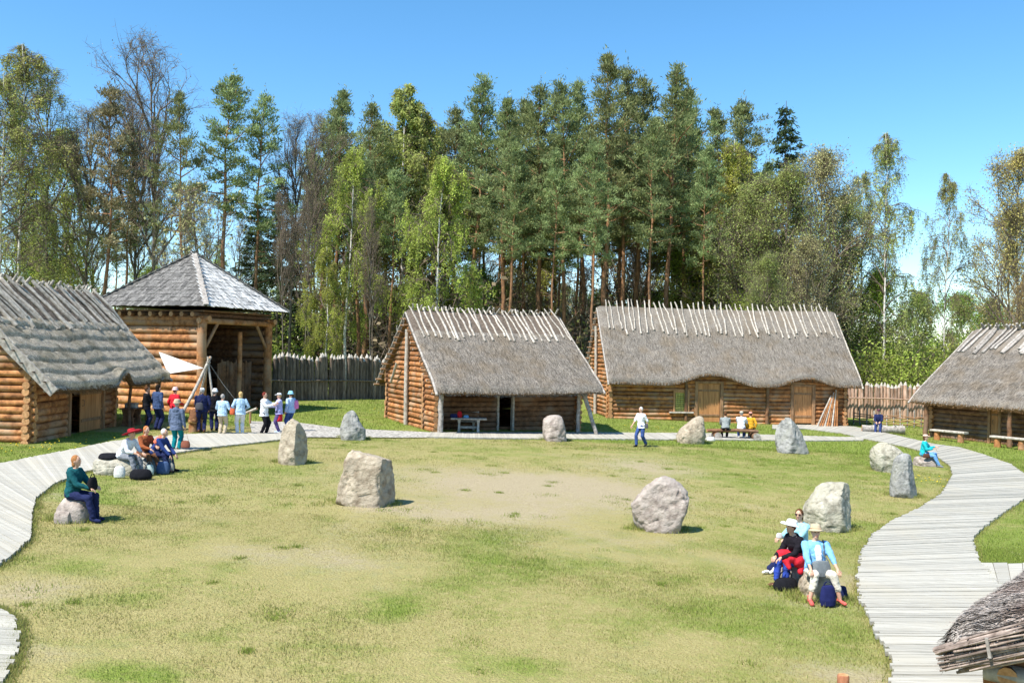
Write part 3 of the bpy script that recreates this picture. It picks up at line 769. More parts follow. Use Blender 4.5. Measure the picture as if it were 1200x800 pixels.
# ---- gate tower
def gate_tower():
    rng = np.random.default_rng(21); th = -.324; xc, yc = -16.75, 46.93; e = 3.49; ze, za = 5.66, 8.53
    z0 = float(gz(xc)); root = empty('gate_tower', (xc, yc, z0), th, 'tall log gate tower with a pyramid shingle roof and open front', 'gate tower')
    ze -= z0; za -= z0; w = 2.78; zg = -.1
    def wall(name, p0, p1, za_, zb, mat_='log', r=.205, ext=0.0, gaps=()):
        mb = MB(); p0 = np.array(p0, float); p1 = np.array(p1, float); D = (p1 - p0); L = np.linalg.norm(D); D /= L; z = za_ + r
        while z < zb:
            n = 7; q = np.linspace(-ext, L + ext, n); ph = rng.uniform(0, 6)
            P = np.stack([p0[0] + D[0] * q, p0[1] + D[1] * q, np.full(n, z)], 1); mb.tube(P, r * (1 + .05 * np.sin(q + ph)) * rng.uniform(.95, 1.05), 12, rng.uniform(.3, .8), 0, True, 1)
            z += r * 1.9
        return mb.build(name, [M[mat_], M['log_end']], root)
    wall('log_wall', (-w, -w + .05), (w - .2, -w + .05), zg, ze - .75)
    wall('log_wall', (-w, -w + .2), (-w, w), zg, ze - .75); wall('log_wall', (-w, w), (w - .2, w), zg, ze - .75, 'log_dark')
    # row of joist ends below the eaves
    mb = MB()
    for k in range(9):
        x = -w + .3 + k * (2 * w - .6) / 8; mb.tube([(x, -w - .42, ze - .42), (x, w + .42, ze - .42)], .12, 9, rng.uniform(.3, .7), 0, True, 1)
    mb.build('joist', [M['log_dark'], M['log_end']], root)
    for nm, p, q in (('wall_plate', (-w - .3, -w, ze - .62), (w + .4, -w, ze - .62)), ('wall_plate', (w, -w - .3, ze - .72), (w, w + .4, ze - .72)), ('wall_plate', (-w, -w - .3, ze - .66), (-w, w + .4, ze - .66)), ('wall_plate', (-w - .3, w, ze - .6), (w + .4, w, ze - .6))):
        mb = MB(); mb.tube([p, q], .15, 10, .6, 0, True, 1); mb.build(nm, [M['log'], M['log_end']], root)
    for x, y, r in ((w, -w, .24), (w, w, .22), (-w, w, .2), (w, .2, .12)):
        mb = MB(); z = np.linspace(-.4, ze - (.5 if r > .15 else 1.2), 7); P = np.stack([x + .015 * rng.standard_normal(7), y + .015 * rng.standard_normal(7), z], 1)
        mb.tube(P, r * np.linspace(1.05, .92, 7), 12, .6, 0, True, 1, wob=.03, rng=rng); mb.build('corner_post', [M['log'], M['log_end']], root)
    for p, q in (((w, -w + .25, ze - 2.0), (w, -w + 1.15, ze - .8)), ((w, w - .25, ze - 2.0), (w, w - 1.15, ze - .8))):
        mb = MB(); mb.tube([p, q], .085, 8, .7, 0, True, 1); mb.build('brace', [M['beam'], M['log_end']], root)
    # gate leaf of upright poles inside the opening
    mb = MB(); k = 0; y = -.3
    while y < w - .3:
        hgt = 2.45 + rng.uniform(-.12, .12); mb.tube([(w - .9, y, -.2), (w - .9 + rng.uniform(-.02, .02), y, hgt)], .06 * rng.uniform(.85, 1.15), 7, rng.uniform(.2, .8)); y += .125
    gt = mb.build('gate', M['log_dark'], root)
    mb = MB()
    for zz in (.5, 1.9): mb.tube([(w - 1.02, -.4, zz), (w - 1.02, w - .2, zz)], .05, 7)
    mb.build('gate_rail', M['log_dark'], gt)
    # loft floor keeps the inside dark
    mb = MB(); mb.box((0, 0, ze - .25), (2 * w + .2, 2 * w + .2, .08)); mb.build('loft_floor', M['log_dark'], root)
    # roof: four faces of overlapping shingles
    rf = MB(); base = np.array([[e, -e], [e, e], [-e, e], [-e, -e]])
    for k in range(4):
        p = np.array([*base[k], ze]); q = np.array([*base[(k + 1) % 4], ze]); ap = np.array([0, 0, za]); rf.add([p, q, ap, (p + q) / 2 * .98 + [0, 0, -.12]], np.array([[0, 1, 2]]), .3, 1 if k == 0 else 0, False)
    rf.add([[*b, ze - .02] for b in base], np.array([[3, 2, 1, 0]]), .3, 0, False)
    rows = 15
    for k in range(4):
        p = np.array([*base[k], ze]); q = np.array([*base[(k + 1) % 4], ze]); ap = np.array([0, 0, za]); nrm = np.cross(q - p, ap - p); nrm /= np.linalg.norm(nrm)
        L = np.linalg.norm(q - p); along = (q - p) / L
        dn = ((p + q) / 2 - ap); SL = np.linalg.norm(dn); dn /= SL
        for r in range(rows):
            t0 = r / rows; hw = L / 2 * (1 - t0); mid = (p + q) / 2 + (ap - (p + q) / 2) * t0; mid = mid + dn * (.10 if r == 0 else .03)
            x = -hw - .02
            while x < hw:
                wd = min(rng.uniform(.11, .22), hw + .03 - x); ln = SL / rows * 1.55; j = rng.uniform(-.025, .035); lf = rng.uniform(.028, .055)
                if wd < .04: break
                c = mid + along * x + dn * j
                top_shift = 0
                a = c + nrm * lf; b2 = c + along * (wd - .012) + nrm * (lf + rng.uniform(-.01, .01)); t1 = b2 - dn * ln - nrm * .022; t2 = a - dn * ln - nrm * .022
                lim = L / 2 * (1 - t0 - 1.55 / rows)
                def clampx(P):
                    xx = (P - mid) @ along; f = ((mid - P) @ (-dn)); 
                    return P
                V = [a, b2, t1, t2, a - nrm * .022, b2 - nrm * .022]
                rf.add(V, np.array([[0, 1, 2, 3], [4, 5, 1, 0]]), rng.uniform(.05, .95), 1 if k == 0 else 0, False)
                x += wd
    roof = rf.build('roof', [M['shingle'], M['shingle_lit']], root)
    for k in range(4):
        mb = MB(); p = np.array([*base[k], ze]); ap = np.array([0, 0, za]); o = np.array([0, 0, .07]); d = (ap - p)
        mb.beam(p - d * .015 + o, ap + o, .26, .05, .6); mb.build('hip_board', M['greywood'], roof)
    return root
gate_tower()

# ---- thatched shelter nearest to the camera, only its eave corner is in view
_nx = (-.645, -.76); _ny = (.76, -.645)
_no = (3.62 - _nx[0] * 4.65 + _ny[0] * .45, 7.5 - _nx[1] * 4.65 + _ny[1] * .45)
hn = Hut('thatched_shelter', 'low thatched shelter at the boardwalk edge, brushwood bundled along its roof end', _no[0], _no[1], math.atan2(_nx[1], _nx[0]), 4.2, 4.6, 1.72, 3.10, .45, .40, .45, 15)
hn.root['category'] = 'shelter'
hn.logs('log_wall', (0, 0), (4.2, 0), -.1, 1.5, r=.085, mat_='log_dark'); hn.logs('log_wall', (0, 0), (0, 4.6), -.1, 2.6, r=.085, gable=True, shift=.08)
hn.logs('log_wall', (4.2, 0), (4.2, 4.6), -.1, 2.6, r=.085, gable=True, shift=.08); hn.logs('log_wall', (0, 4.6), (4.2, 4.6), -.1, 1.5, r=.085)
hn.roof(mats=('thatch_near', 'thatch_near', 'thatch_near'), slen=(.06, .22), round_=.04, th=.26, straw=16000, na=120, nb=80, sag=.0, rough=.05, fringe=1500)
hn.ridge_poles(9, down=.4, over=.3, r=.05, mat_='greywood')
hn.bar('tie_beam', (4.33, -.16, 1.50), (4.33, 4.7, 1.50), .075, 'greywood', n=12); hn.bar('purlin', (-.3, .35, 1.58), (4.62, .35, 1.56), .07, 'greywood', n=12)
for k in range(64):
    rng = hn.rng; b0 = -.02 + .10 * rng.random() ** 2; b1 = b0 + rng.uniform(.45, .8); dz = .06 - .33 * (k + .5) / 64; dx = rng.uniform(-.06, .06)
    P0 = hn.surf(np.array([4.66 + dx]), np.array([b0]), 0, dz * (.75 + .25 * b0))[0]; P1 = hn.surf(np.array([4.66 + rng.uniform(-.05, .07)]), np.array([b1]), 0, dz + rng.uniform(-.06, .02))[0]
    t = np.linspace(0, 1, 7)[:, None]; P = P0 + (P1 - P0) * t + .012 * np.cumsum(rng.standard_normal((7, 3)), 0) * np.array([.6, .3, .8])
    mb = MB(); r0 = rng.uniform(.006, .0135); mb.tube(P, np.linspace(r0, r0 * .6, 7), 7, rng.uniform(.15, .9), 0, True, 1, wob=.06, rng=rng)
    mb.build('brush_stick', [BRUSH, M['pale']], hn.root)
mb = MB(); q = hn.surf(np.array([4.72]), np.array([.13]), 0, .16)[0]; q2 = q + np.array([.01, .03, -.15])
mb.beam(q, q2, .05, .025, .5); mb.build('retaining_slat', M['greywood'], hn.root)
# ------------------------------------------------------------------ terrain, paths, grass
def edge(pts): return np.array([[*ground(x, y)][:2] for x, y in pts])
def resample(P, n):
    d = np.concatenate([[0], np.cumsum(np.linalg.norm(np.diff(P, axis=0), axis=1))]); t = np.linspace(0, d[-1], n)
    return np.stack([np.interp(t, d, P[:, k]) for k in (0, 1)], 1), d[-1]
def in_poly(x, y, poly):
    c = np.zeros(np.shape(x), bool); n = len(poly); j = n - 1; poly = np.asarray(poly)
    if np.ndim(x) and np.size(x) > 50:
        box = (x > poly[:, 0].min()) & (x < poly[:, 0].max()) & (y > poly[:, 1].min()) & (y < poly[:, 1].max())
        if not box.all():
            if box.any(): c[box] = in_poly(x[box], y[box], poly)
            return c
    for i in range(n):
        xi, yi = poly[i]; xj, yj = poly[j]
        with np.errstate(divide='ignore', invalid='ignore'):
            c ^= ((yi > y) != (yj > y)) & (x < (xj - xi) * (y - yi) / (yj - yi + 1e-12) + xi)
        j = i
    return c

# right boardwalk: inner (grass side) and outer edges, far to near
RW_in = edge([(1012, 514.5), (1060, 524), (1094, 533), (1114, 547), (1117, 558), (1104, 580), (1078, 597), (1046, 612), (1024, 628), (1010, 650), (1006, 680), (1010, 705), (1024, 735), (1042, 765), (1048, 790), (1044, 830)])
RW_out = edge([(1040, 508.5), (1094, 521), (1124, 525), (1151, 533), (1184, 545), (1208, 562), (1204, 583), (1172, 604), (1146, 624), (1138, 636), (1146, 658), (1172, 690), (1200, 712), (1230, 740), (1250, 780), (1250, 830)])
# connection from the long house to the right boardwalk
RC_in = edge([(905, 503), (945, 503), (985, 508), (1014, 515)]); RC_out = edge([(905, 498.5), (950, 498.5), (1000, 500.5), (1040, 508.5)])
# front walk, from the gravel to the right
FW_lo = edge([(500, 513), (560, 514), (700, 515), (850, 516), (960, 517), (1012, 516.5)]); FW_hi = edge([(504, 507.5), (560, 507.5), (700, 507.5), (850, 508.5), (940, 511.5), (1012, 513.2)])
# gravel part of the walk at the left
GV_lo = edge([(296, 511.5), (340, 512.5), (400, 513), (500, 513.2)]); GV_hi = edge([(292, 494), (345, 495), (400, 502), (504, 507)])
# left boardwalk
LW_lo = edge([(330, 516), (290, 521), (250, 525), (212, 531), (175, 539), (135, 548), (98, 554), (64, 568), (42, 585), (37, 604), (36, 632), (14, 652), (-20, 675)])
LW_hi = edge([(330, 509), (290, 508), (250, 509), (205, 511), (170, 514), (130, 519), (80, 529), (40, 537), (0, 545), (-30, 553), (-60, 566), (-80, 580), (-120, 600)])
LB_in = edge([(-10, 712), (6, 722), (16, 730), (18, 750), (12, 775), (-2, 800), (-10, 830)]); LB_out = edge([(-70, 700), (-80, 715), (-90, 735), (-95, 750), (-100, 775), (-110, 800), (-120, 830)])
# a flagged step between the boardwalk and the shelter at the right
ST_a = edge([(1146, 662), (1215, 662)]); ST_b = edge([(1157, 692), (1215, 692)])
PATHS = []

def boardwalk(name, A, B, w=.125, z=.06, seed=0, jag=.08, mat_='board'):
    rng = np.random.default_rng(seed); _, la = resample(A, 2); _, lb = resample(B, 2); n = max(4, int((la + lb) / 2 / w)) + 1
    a, _ = resample(A, n); b, _ = resample(B, n); mb = MB(); PATHS.append(np.concatenate([a, b[::-1]]))
    for i in range(n - 1):
        d = (a[i] - b[i]); d /= np.linalg.norm(d) + 1e-9; ja = rng.uniform(-.02, jag); jb = rng.uniform(-.02, jag)
        g = .022
        p = [a[i] * (1 - g) + a[i + 1] * g + d * ja, a[i + 1] * (1 - g) + a[i] * g + d * ja, b[i + 1] * (1 - g) + b[i] * g - d * jb, b[i] * (1 - g) + b[i + 1] * g - d * jb]
        dz = rng.uniform(-.007, .007) + z; t1 = rng.uniform(-.004, .004)
        top = [[*q, float(gz(q[0])) + dz + (t1 if k in (1, 2) else -t1)] for k, q in enumerate(p)]; bot = [[q[0], q[1], q[2] - .06] for q in top]
        tn = rng.uniform(.1, .9)
        mb.add(top + bot, np.array([[0, 1, 2, 3], [0, 4, 5, 1], [1, 5, 6, 2], [2, 6, 7, 3], [3, 7, 4, 0]]), tn, 0, False)
    # dark soil under the planks
    G = np.zeros((2, n, 3)); G[0, :, :2] = a; G[1, :, :2] = b; G[..., 2] = gz(G[..., 0]) + .012; mb.grid(G, .5, 1)
    o = mb.build(name, [M[mat_], SOIL]); return tag(o, kind='structure')
SOIL = plain('bare_soil', (.22, .19, .15))
boardwalk('boardwalk', RW_in, RW_out, seed=1); boardwalk('boardwalk', RC_in, RC_out, seed=2, z=.06); boardwalk('boardwalk', FW_lo, FW_hi, seed=3, z=.055)
boardwalk('boardwalk', LW_lo, LW_hi, seed=4, z=.06); boardwalk('boardwalk', LB_in, LB_out, seed=5); boardwalk('boardwalk', ST_a, ST_b, seed=6, w=.45, z=.05)
GVM = material('gravel_path', (.17, .155, .13), (.52, .49, .43), (9, 9, 9), .95, 1.0, bscale=(7, 7, 7), tone=0, bdist=.06, detail=7, stops=(.38, .6))
ga, _ = resample(GV_lo, 40); gb, _ = resample(GV_hi, 40); mb = MB(); G = np.zeros((8, 40, 3))
for k in range(8): G[k, :, :2] = ga * (1 - k / 7) + gb * k / 7
G[..., 2] = gz(G[..., 0]) + .02 + .02 * fbm(G[..., 0], G[..., 1], .5); mb.grid(G)
tag(mb.build('gravel_path', GVM), kind='structure'); PATHS.append(np.concatenate([ga, gb[::-1]]))

def blob(x, y, px, py, rx, ry, k=1.0):            # soft patch about a spot of the lawn
    c = ground(px, py); q = ((x - c.x) / rx) ** 2 + ((y - c.y) / ry) ** 2
    q = q * (.55 + .9 * fbm(x, y, 2.2, 5)); return k * np.exp(-q)
def green_mask(x, y):
    g = .18 * (fbm(x, y, 3.0, 2) - .5) * 2 + .60 * (fbm(x, y, .7, 8) - .5) * 2
    for a in ((930, 545, 6, 6, .55), (1080, 540, 4, 6, .45), (820, 560, 4, 4, .3), (1000, 640, 2.5, 4, .35), (960, 740, 2.2, 1.8, .4), (590, 650, 1.4, 2.6, .6), (520, 690, .8, 1.1, .55), (465, 717, .35, .5, .9), (430, 722, .6, .5, .4),
              (165, 792, .7, .4, .8), (120, 700, .7, .5, .45), (620, 780, .7, .5, .4), (90, 660, .4, .5, .5), (350, 560, 3, 4, .25), (500, 520, 8, 3, .35), (760, 710, 1.5, .8, .25), (240, 545, 5, 2, .3), (900, 700, 2, 2, .25), (1150, 640, 2.5, 3, .6)):
        g = g + blob(x, y, *a[:4], a[4])
    far = np.clip((y - 38.2 - .045 * x * (x > 0)) / 1.0, 0, 1); g = g + .85 * far
    g = g + .75 * np.clip((-x - .38 * y - .6) / .8, 0, 1) * (y > 20) * (y < 34) + .6 * np.clip((x - .56 * y + 1) / 1.0, 0, 1)
    return np.clip(g + .08, 0, 1)
def bare_mask(x, y):
    b = np.zeros(np.shape(x))
    for a in ((690, 570, 2.8, 2.2, .75), (650, 580, 3.0, 2.5, .5), (750, 545, 2.2, 3, .7), (560, 600, 2.5, 2, .55), (370, 655, 1.6, 1.2, .45), (1000, 790, .8, .5, .9), (560, 560, 4, 3, .4), (455, 595, 1, .6, .7), (30, 690, .8, .8, .7), (30, 765, .6, .4, .6), (960, 705, .8, .5, .6), (975, 680, .7, .6, .6), (500, 560, 4, 3, .25), (700, 640, 2, 1.5, .25), (60, 580, 1.0, 1.0, .4)):
        b = b + blob(x, y, *a[:4], a[4])
    b = b * (.6 + .8 * fbm(x, y, 1.1, 12)) + .35 * np.clip(fbm(x, y, 1.6, 20) - .60, 0, 1) * 3
    far = np.clip((y - 37.5) / 1.5, 0, 1)
    return np.clip(b * .85 * (1 - far), 0, 1)

def turf_material(name, blades):
    m = bpy.data.materials.new(name); m.use_nodes = True; nt = m.node_tree; N = nt.nodes; L = nt.links; N.clear()
    out = N.new('ShaderNodeOutputMaterial'); bs = N.new('ShaderNodeBsdfPrincipled'); bs.inputs['Roughness'].default_value = .95; bs.inputs['Specular IOR Level'].default_value = .08
    tc = N.new('ShaderNodeTexCoord')
    def noise(s, d=4):
        n = N.new('ShaderNodeTexNoise'); n.inputs['Scale'].default_value = s; n.inputs['Detail'].default_value = d; n.inputs['Roughness'].default_value = .65; L.new(tc.outputs['Object'], n.inputs['Vector']); return n.outputs['Fac']
    def attr(n):
        a = N.new('ShaderNodeAttribute'); a.attribute_name = n; return a.outputs['Fac']
    def mix(f, a, b, typ='MIX'):
        x = N.new('ShaderNodeMix'); x.data_type = 'RGBA'; x.blend_type = typ
        if isinstance(f, float): x.inputs['Factor'].default_value = f
        else: L.new(f, x.inputs['Factor'])
        for k, v in (('A', a), ('B', b)):
            if isinstance(v, tuple): x.inputs[k].default_value = lin(v)
            else: L.new(v, x.inputs[k])
        return x.outputs['Result']
    def rng_(f, a, b, lo=0.0, hi=1.0):
        r = N.new('ShaderNodeMapRange'); r.inputs['From Min'].default_value = a; r.inputs['From Max'].default_value = b; r.inputs['To Min'].default_value = lo; r.inputs['To Max'].default_value = hi; L.new(f, r.inputs['Value']); return r.outputs['Result']
    def add(a, b, op='ADD'):
        x = N.new('ShaderNodeMath'); x.operation = op; x.use_clamp = op == 'ADD'
        for i, v in enumerate((a, b)):
            if isinstance(v, (int, float)): x.inputs[i].default_value = v
            else: L.new(v, x.inputs[i])
        return x.outputs[0]
    fine = noise(28, 3); mid = noise(5, 5)
    dry = mix(rng_(fine, .3, .7), (.245, .205, .08), (.475, .41, .185)); dry = mix(rng_(mid, .35, .7), dry, (.335, .285, .115))
    grn = mix(rng_(fine, .3, .7), (.115, .165, .024), (.25, .31, .06)); grn = mix(rng_(mid, .4, .7), grn, (.195, .25, .048))
    gf = attr('green')
    if blades:
        gf = add(gf, rng_(attr('tone'), 0, 1, -.34, .40))
    else:
        gf = add(add(gf, rng_(mid, .3, .7, -.38, .38)), rng_(fine, .3, .7, -.25, .25))
    c = mix(gf, dry, grn)
    if not blades:
        br = mix(rng_(fine, .3, .7), (.285, .23, .14), (.48, .40, .255)); bf = add(attr('bare'), rng_(mid, .3, .7, -.3, .3)); c = mix(rng_(bf, .1, .8), c, br)
    else:
        c = mix(1.0, c, rng_(attr('tone'), 0, 1, .85, 1.4), 'MULTIPLY')
    L.new(c, bs.inputs['Base Color'])
    if blades:
        tr = N.new('ShaderNodeBsdfTranslucent'); L.new(c, tr.inputs['Color']); ms = N.new('ShaderNodeMixShader'); ms.inputs['Fac'].default_value = .3
        L.new(bs.outputs['BSDF'], ms.inputs[1]); L.new(tr.outputs['BSDF'], ms.inputs[2]); L.new(ms.outputs['Shader'], out.inputs['Surface'])
    else:
        b = N.new('ShaderNodeBump'); b.inputs['Strength'].default_value = .8; b.inputs['Distance'].default_value = .06; L.new(fine, b.inputs['Height']); L.new(b.outputs['Normal'], bs.inputs['Normal']); L.new(bs.outputs['BSDF'], out.inputs['Surface'])
    return m

def set_attr(me, name, vals, dom='POINT'):
    a = me.attributes.new(name, 'FLOAT', dom); a.data.foreach_set('value', np.asarray(vals, np.float32))

xs = np.concatenate([-np.geomspace(45, 900, 22)[::-1], np.linspace(-44, 44, 320), np.geomspace(45, 900, 22)])
ys = np.concatenate([[-60, -25, -8, 0], np.linspace(4, 56, 250), np.geomspace(57, 1800, 34)])
GX, GY = np.meshgrid(xs, ys, indexing='ij')
relief = .05 * (fbm(GX, GY, 2.5, 30) - .5) * np.clip((70 - GY) / 10, 0, 1)
onpath = np.zeros(GX.shape, bool)
for P in PATHS: onpath |= in_poly(GX, GY, P)
GZ = gz(GX) + relief * np.where(onpath, .3, 1) - .01
mb = MB(); mb.grid(np.stack([GX, GY, GZ], -1), flip=True)
gm = mb.mesh('ground', turf_material('turf_ground', False)); set_attr(gm, 'green', green_mask(GX, GY).ravel()); set_attr(gm, 'bare', bare_mask(GX, GY).ravel())
tag(link_mesh('ground', gm), kind='structure')

# grass blades over the green: a dense short sward, thinned on worn ground
def grass(n, y0, y1, hgt, wid, seed, clump):
    rng = np.random.default_rng(seed); x = []; y = []
    # uniform over the visible wedge
    yy = np.sqrt(rng.random(n) * (y1 ** 2 - y0 ** 2) + y0 ** 2); xx = yy * rng.uniform(-.60, .60, n)
    xx = xx + clump * .0; keep = np.ones(n, bool)
    for P in PATHS: keep &= ~in_poly(xx, yy, P)
    g = green_mask(xx, yy); b = bare_mask(xx, yy)
    keep &= rng.random(n) > np.clip(b * 1.5 - .05, 0, .97)
    keep &= rng.random(n) < .55 + .45 * g + .5 * (fbm(xx, yy, .35, 3) - .5)
    xx, yy, g = xx[keep], yy[keep], g[keep]; k = len(xx)
    h = hgt * rng.uniform(.5, 1.2, k) * (.55 + .75 * g); an = rng.uniform(0, 2 * math.pi, k); ln = rng.uniform(.1, .95, k) * h; la = rng.uniform(0, 2 * math.pi, k)
    base = np.stack([xx, yy, gz(xx) - .02], 1); w = np.stack([np.cos(an), np.sin(an), 0 * an], 1) * (wid * rng.uniform(.6, 1.3, k))[:, None]
    tip = base + np.stack([np.cos(la) * ln, np.sin(la) * ln, h + .02], 1)
    V = np.stack([base - w, base + w, tip], 1).reshape(-1, 3); return V, np.repeat(g, 3), rng.random(k)
def tufts(C, n, sd, hgt, wid, seed, gv):
    rng = np.random.default_rng(seed); i = rng.integers(0, len(C), n); P = np.asarray(C)[i]; xx = P[:, 0] + rng.normal(size=n) * sd[i] if np.ndim(sd) else P[:, 0] + rng.normal(size=n) * sd; yy = P[:, 1] + (rng.normal(size=n) * sd[i] if np.ndim(sd) else rng.normal(size=n) * sd)
    h = hgt * rng.uniform(.4, 1.2, n); an = rng.uniform(0, 6.28, n); la = rng.uniform(0, 6.28, n); ln = rng.uniform(.1, .8, n) * h; base = np.stack([xx, yy, gz(xx) - .01], 1); w = np.stack([np.cos(an), np.sin(an), 0 * an], 1) * (wid * rng.uniform(.6, 1.3, n))[:, None]
    tip = base + np.stack([np.cos(la) * ln, np.sin(la) * ln, h], 1); return np.stack([base - w, base + w, tip], 1).reshape(-1, 3), np.repeat(np.clip(gv + .15 * rng.normal(size=n), 0, 1), 3), rng.random(n)
mb = MB(); gg = []
rt = np.random.default_rng(91); ty = np.sqrt(rt.random(170) * (36 ** 2 - 9 ** 2) + 81); tx = ty * rt.uniform(-.56, .56, 170); tsd = rt.uniform(.06, .22, 170); ok = np.ones(170, bool)
for P in PATHS: ok &= ~in_poly(tx, ty, P)
TS = [(np.stack([tx, ty], 1)[ok], 16000, tsd[ok], .06, .006, 11, .95)]
TS += [(resample(P, 700)[0], 11000, .075, .075, .006, 20 + i, .42) for i, P in enumerate((RW_in, RW_out, LW_lo, LB_in))]
_ring = []
for (px, py, r) in ((342, 541, .5), (415, 513, .6), (428, 588, .75), (650, 515, .6), (773, 619, .6), (809, 517, .65), (929, 529, .65), (1036, 550, .55), (1060, 580, .45), (971, 617, .6), (86, 608, .4), (960, 700, .5)):
    c = ground(px, py); a = np.linspace(0, 6.28, 40); _ring.append(np.stack([c.x + r * np.cos(a), c.y + r * .7 * np.sin(a)], 1))
TS.append((np.concatenate(_ring), 14000, .10, .11, .007, 40, .55))
for a in TS:
    V, g, t = tufts(*a); mb.add(V, np.arange(len(V)).reshape(-1, 3), t, 0, False); gg.append(g)
for a in ((330000, 8.5, 20, .030, .005, 1, 0), (330000, 18, 40, .034, .009, 2, 0), (110000, 36, 60, .07, .016, 3, 0)):
    V, g, t = grass(*a); mb.add(V, np.arange(len(V)).reshape(-1, 3), t, 0, False); gg.append(g)
me = mb.mesh('grass', turf_material('grass_blades', True)); set_attr(me, 'green', np.concatenate(gg))
tag(link_mesh('grass', me), kind='stuff')

# dandelions in the grass by the left hut and at the bend of the boardwalk
rng = np.random.default_rng(5); mb = MB()
for (px, py, rx, ry, n) in ((45, 524, 2.2, 1.1, 70), (1100, 566, .7, 1.0, 26), (800, 504, 2, .6, 20), (420, 480, 4, 3, 30)):
    c = ground(px, py)
    for k in range(n):
        x = c.x + rng.normal() * rx; y = c.y + rng.normal() * ry; z = float(gz(x)); h = rng.uniform(.06, .13)
        if any(in_poly(np.array([x]), np.array([y]), P)[0] for P in PATHS): continue
        mb.tube([(x, y, z - .02), (x + .01, y, z + h)], .004, 4, .5, 1); mb.ball((x + .01, y, z + h), (.024, .024, .012), 7, 5)
tag(mb.build('dandelions', [plain('dandelion_yellow', (.75, .52, .03)), plain('dandelion_stem', (.14, .22, .05))]), kind='stuff')
# ------------------------------------------------------------------ standing stones
def stone(label, base, by, sc, prof, mat_, seed, depth=.8, cuts=7, name='standing_stone', cat='standing stone', group='ring of standing stones on the green', rough=.04, rz=0.0, ex=2.6, pos=None, sink=.12, planes=()):
    """base: photo position of the foot; prof: (height, left, right) of the silhouette in crop pixels, sc of them per photo pixel"""
    rng = np.random.default_rng(seed); c = ground(*base) if pos is None else Vector(pos); k = (c.y / FOCAL) / sc
    hh = np.array([p[0] for p in prof], float) * k; x0 = (prof[0][1] + prof[0][2]) / 2
    xl = np.array([(p[1] - x0) for p in prof]) * k; xr = np.array([(p[2] - x0) for p in prof]) * k
    H = hh[-1]; W = (xr - xl).max(); nz_, na = 46, 80
    zz = np.concatenate([[-sink], H * (1 - (1 - np.linspace(0, 1, nz_)) ** 1.5)]); th = np.linspace(0, 2 * math.pi, na, endpoint=False)
    L = np.interp(zz, hh, xl); Rr = np.interp(zz, hh, xr); cx = (L + Rr) / 2; hw = (Rr - L) / 2
    ca, sa = np.cos(th), np.sin(th); sx = np.sign(ca) * np.abs(ca) ** (2 / ex); sy = np.sign(sa) * np.abs(sa) ** (2 / ex)
    dp = depth * W / 2 * np.clip(1 - (np.clip(zz, 0, H) / H) ** 3.5 * .55, .1, 1) * (hw / hw.max()) ** .35
    V = np.stack([cx[:, None] + hw[:, None] * sx, dp[:, None] * sy, np.repeat(zz[:, None], na, 1)], -1)
    ctr = np.array([0, 0, H * .45])
    for i in range(cuts):
        n = rng.normal(size=3); n[2] *= .5; n[1] = n[1] * .9 - .35; n /= np.linalg.norm(n)
        dmax = ((V - ctr) @ n).max(); lim = dmax * rng.uniform(.78, .93)
        e = np.clip((V - ctr) @ n - lim, 0, None); V = V - e[..., None] * n * .88
    for nx_, ny_, nz2, fr in planes:
        n = np.array([nx_, ny_, nz2]); n = n / np.linalg.norm(n); lim = ((V - ctr) @ n).max() * fr; V = V - np.clip((V - ctr) @ n - lim, 0, None)[..., None] * n
    q = V * np.array([1, 1, 1]); r = rough * W
    dv = (fbm(q[..., 0] * 3 + q[..., 1] * 1.7, q[..., 2] * 3 - q[..., 1] * 2.1, .9, seed) - .5) * 2 + .6 * (fbm(q[..., 0] * 9 - q[..., 1] * 7, q[..., 2] * 9 + q[..., 1] * 5, .9, seed + 3) - .5)
    crack = np.abs(fbm(q[..., 0] * 2.4 - q[..., 1] * 1.1, q[..., 2] * 1.2 + q[..., 1] * 1.9, .8, seed + 7) - .5); dv = dv - .9 * np.clip(.035 - crack, 0, .035) / .035
    out = V - ctr; out[..., 2] *= .5; out /= np.linalg.norm(out, axis=-1, keepdims=True) + 1e-9; V = V + out * (r * dv)[..., None]
    Vf = V.reshape(-1, 3); mb = MB(); m = len(zz); i = np.arange(m - 1)[:, None] * na; j = np.arange(na)[None, :]; j2 = (j + 1) % na
    f = np.stack([i + j, i + j2, i + na + j2, i + na + j], -1).reshape(-1, 4); top = len(Vf); Vf = np.concatenate([Vf, [V[-1].mean(0) + [0, 0, .03 * H]]])
    l = (m - 1) * na; mb.add(Vf, [f, np.array([[l + a, l + (a + 1) % na, top] for a in range(na)])], .5)
    o = mb.build(name, M[mat_]); o.location = c; o.rotation_euler = (0, 0, rz); return tag(o, label, cat, group)

stone('tall pointed tan stone standing nearest the group by the gate', (342.5, 543), 0, 5.717, [(0, 150, 335), (60, 148, 340), (165, 160, 338), (200, 170, 330), (245, 185, 305), (280, 208, 280), (296, 228, 252)], 'st_tan', 1, .8, 4, planes=((.9, -.55, .1, .62), (-.25, -1, .22, .72)))
stone('grey stone with a low lump on its right flank, at the gravel path', (415, 514.5), 0, 5.717, [(0, 572, 745), (30, 566, 748), (60, 566, 740), (90, 570, 712), (120, 577, 692), (150, 588, 685), (175, 600, 668), (188, 620, 650)], 'st_grey', 2, .75)
stone('big blocky tan stone with a stepped top, left of the worn ground', (428, 590), 0, 5.717, [(0, 532, 915), (60, 540, 922), (130, 550, 915), (240, 580, 900), (300, 592, 885), (316, 600, 862), (328, 604, 745), (355, 625, 728), (374, 655, 715)], 'st_tan', 3, .66, 3, ex=3.6, planes=((.93, -.38, .05, .74), (-.15, -1, .12, .8), (.25, .1, 1, .80)))
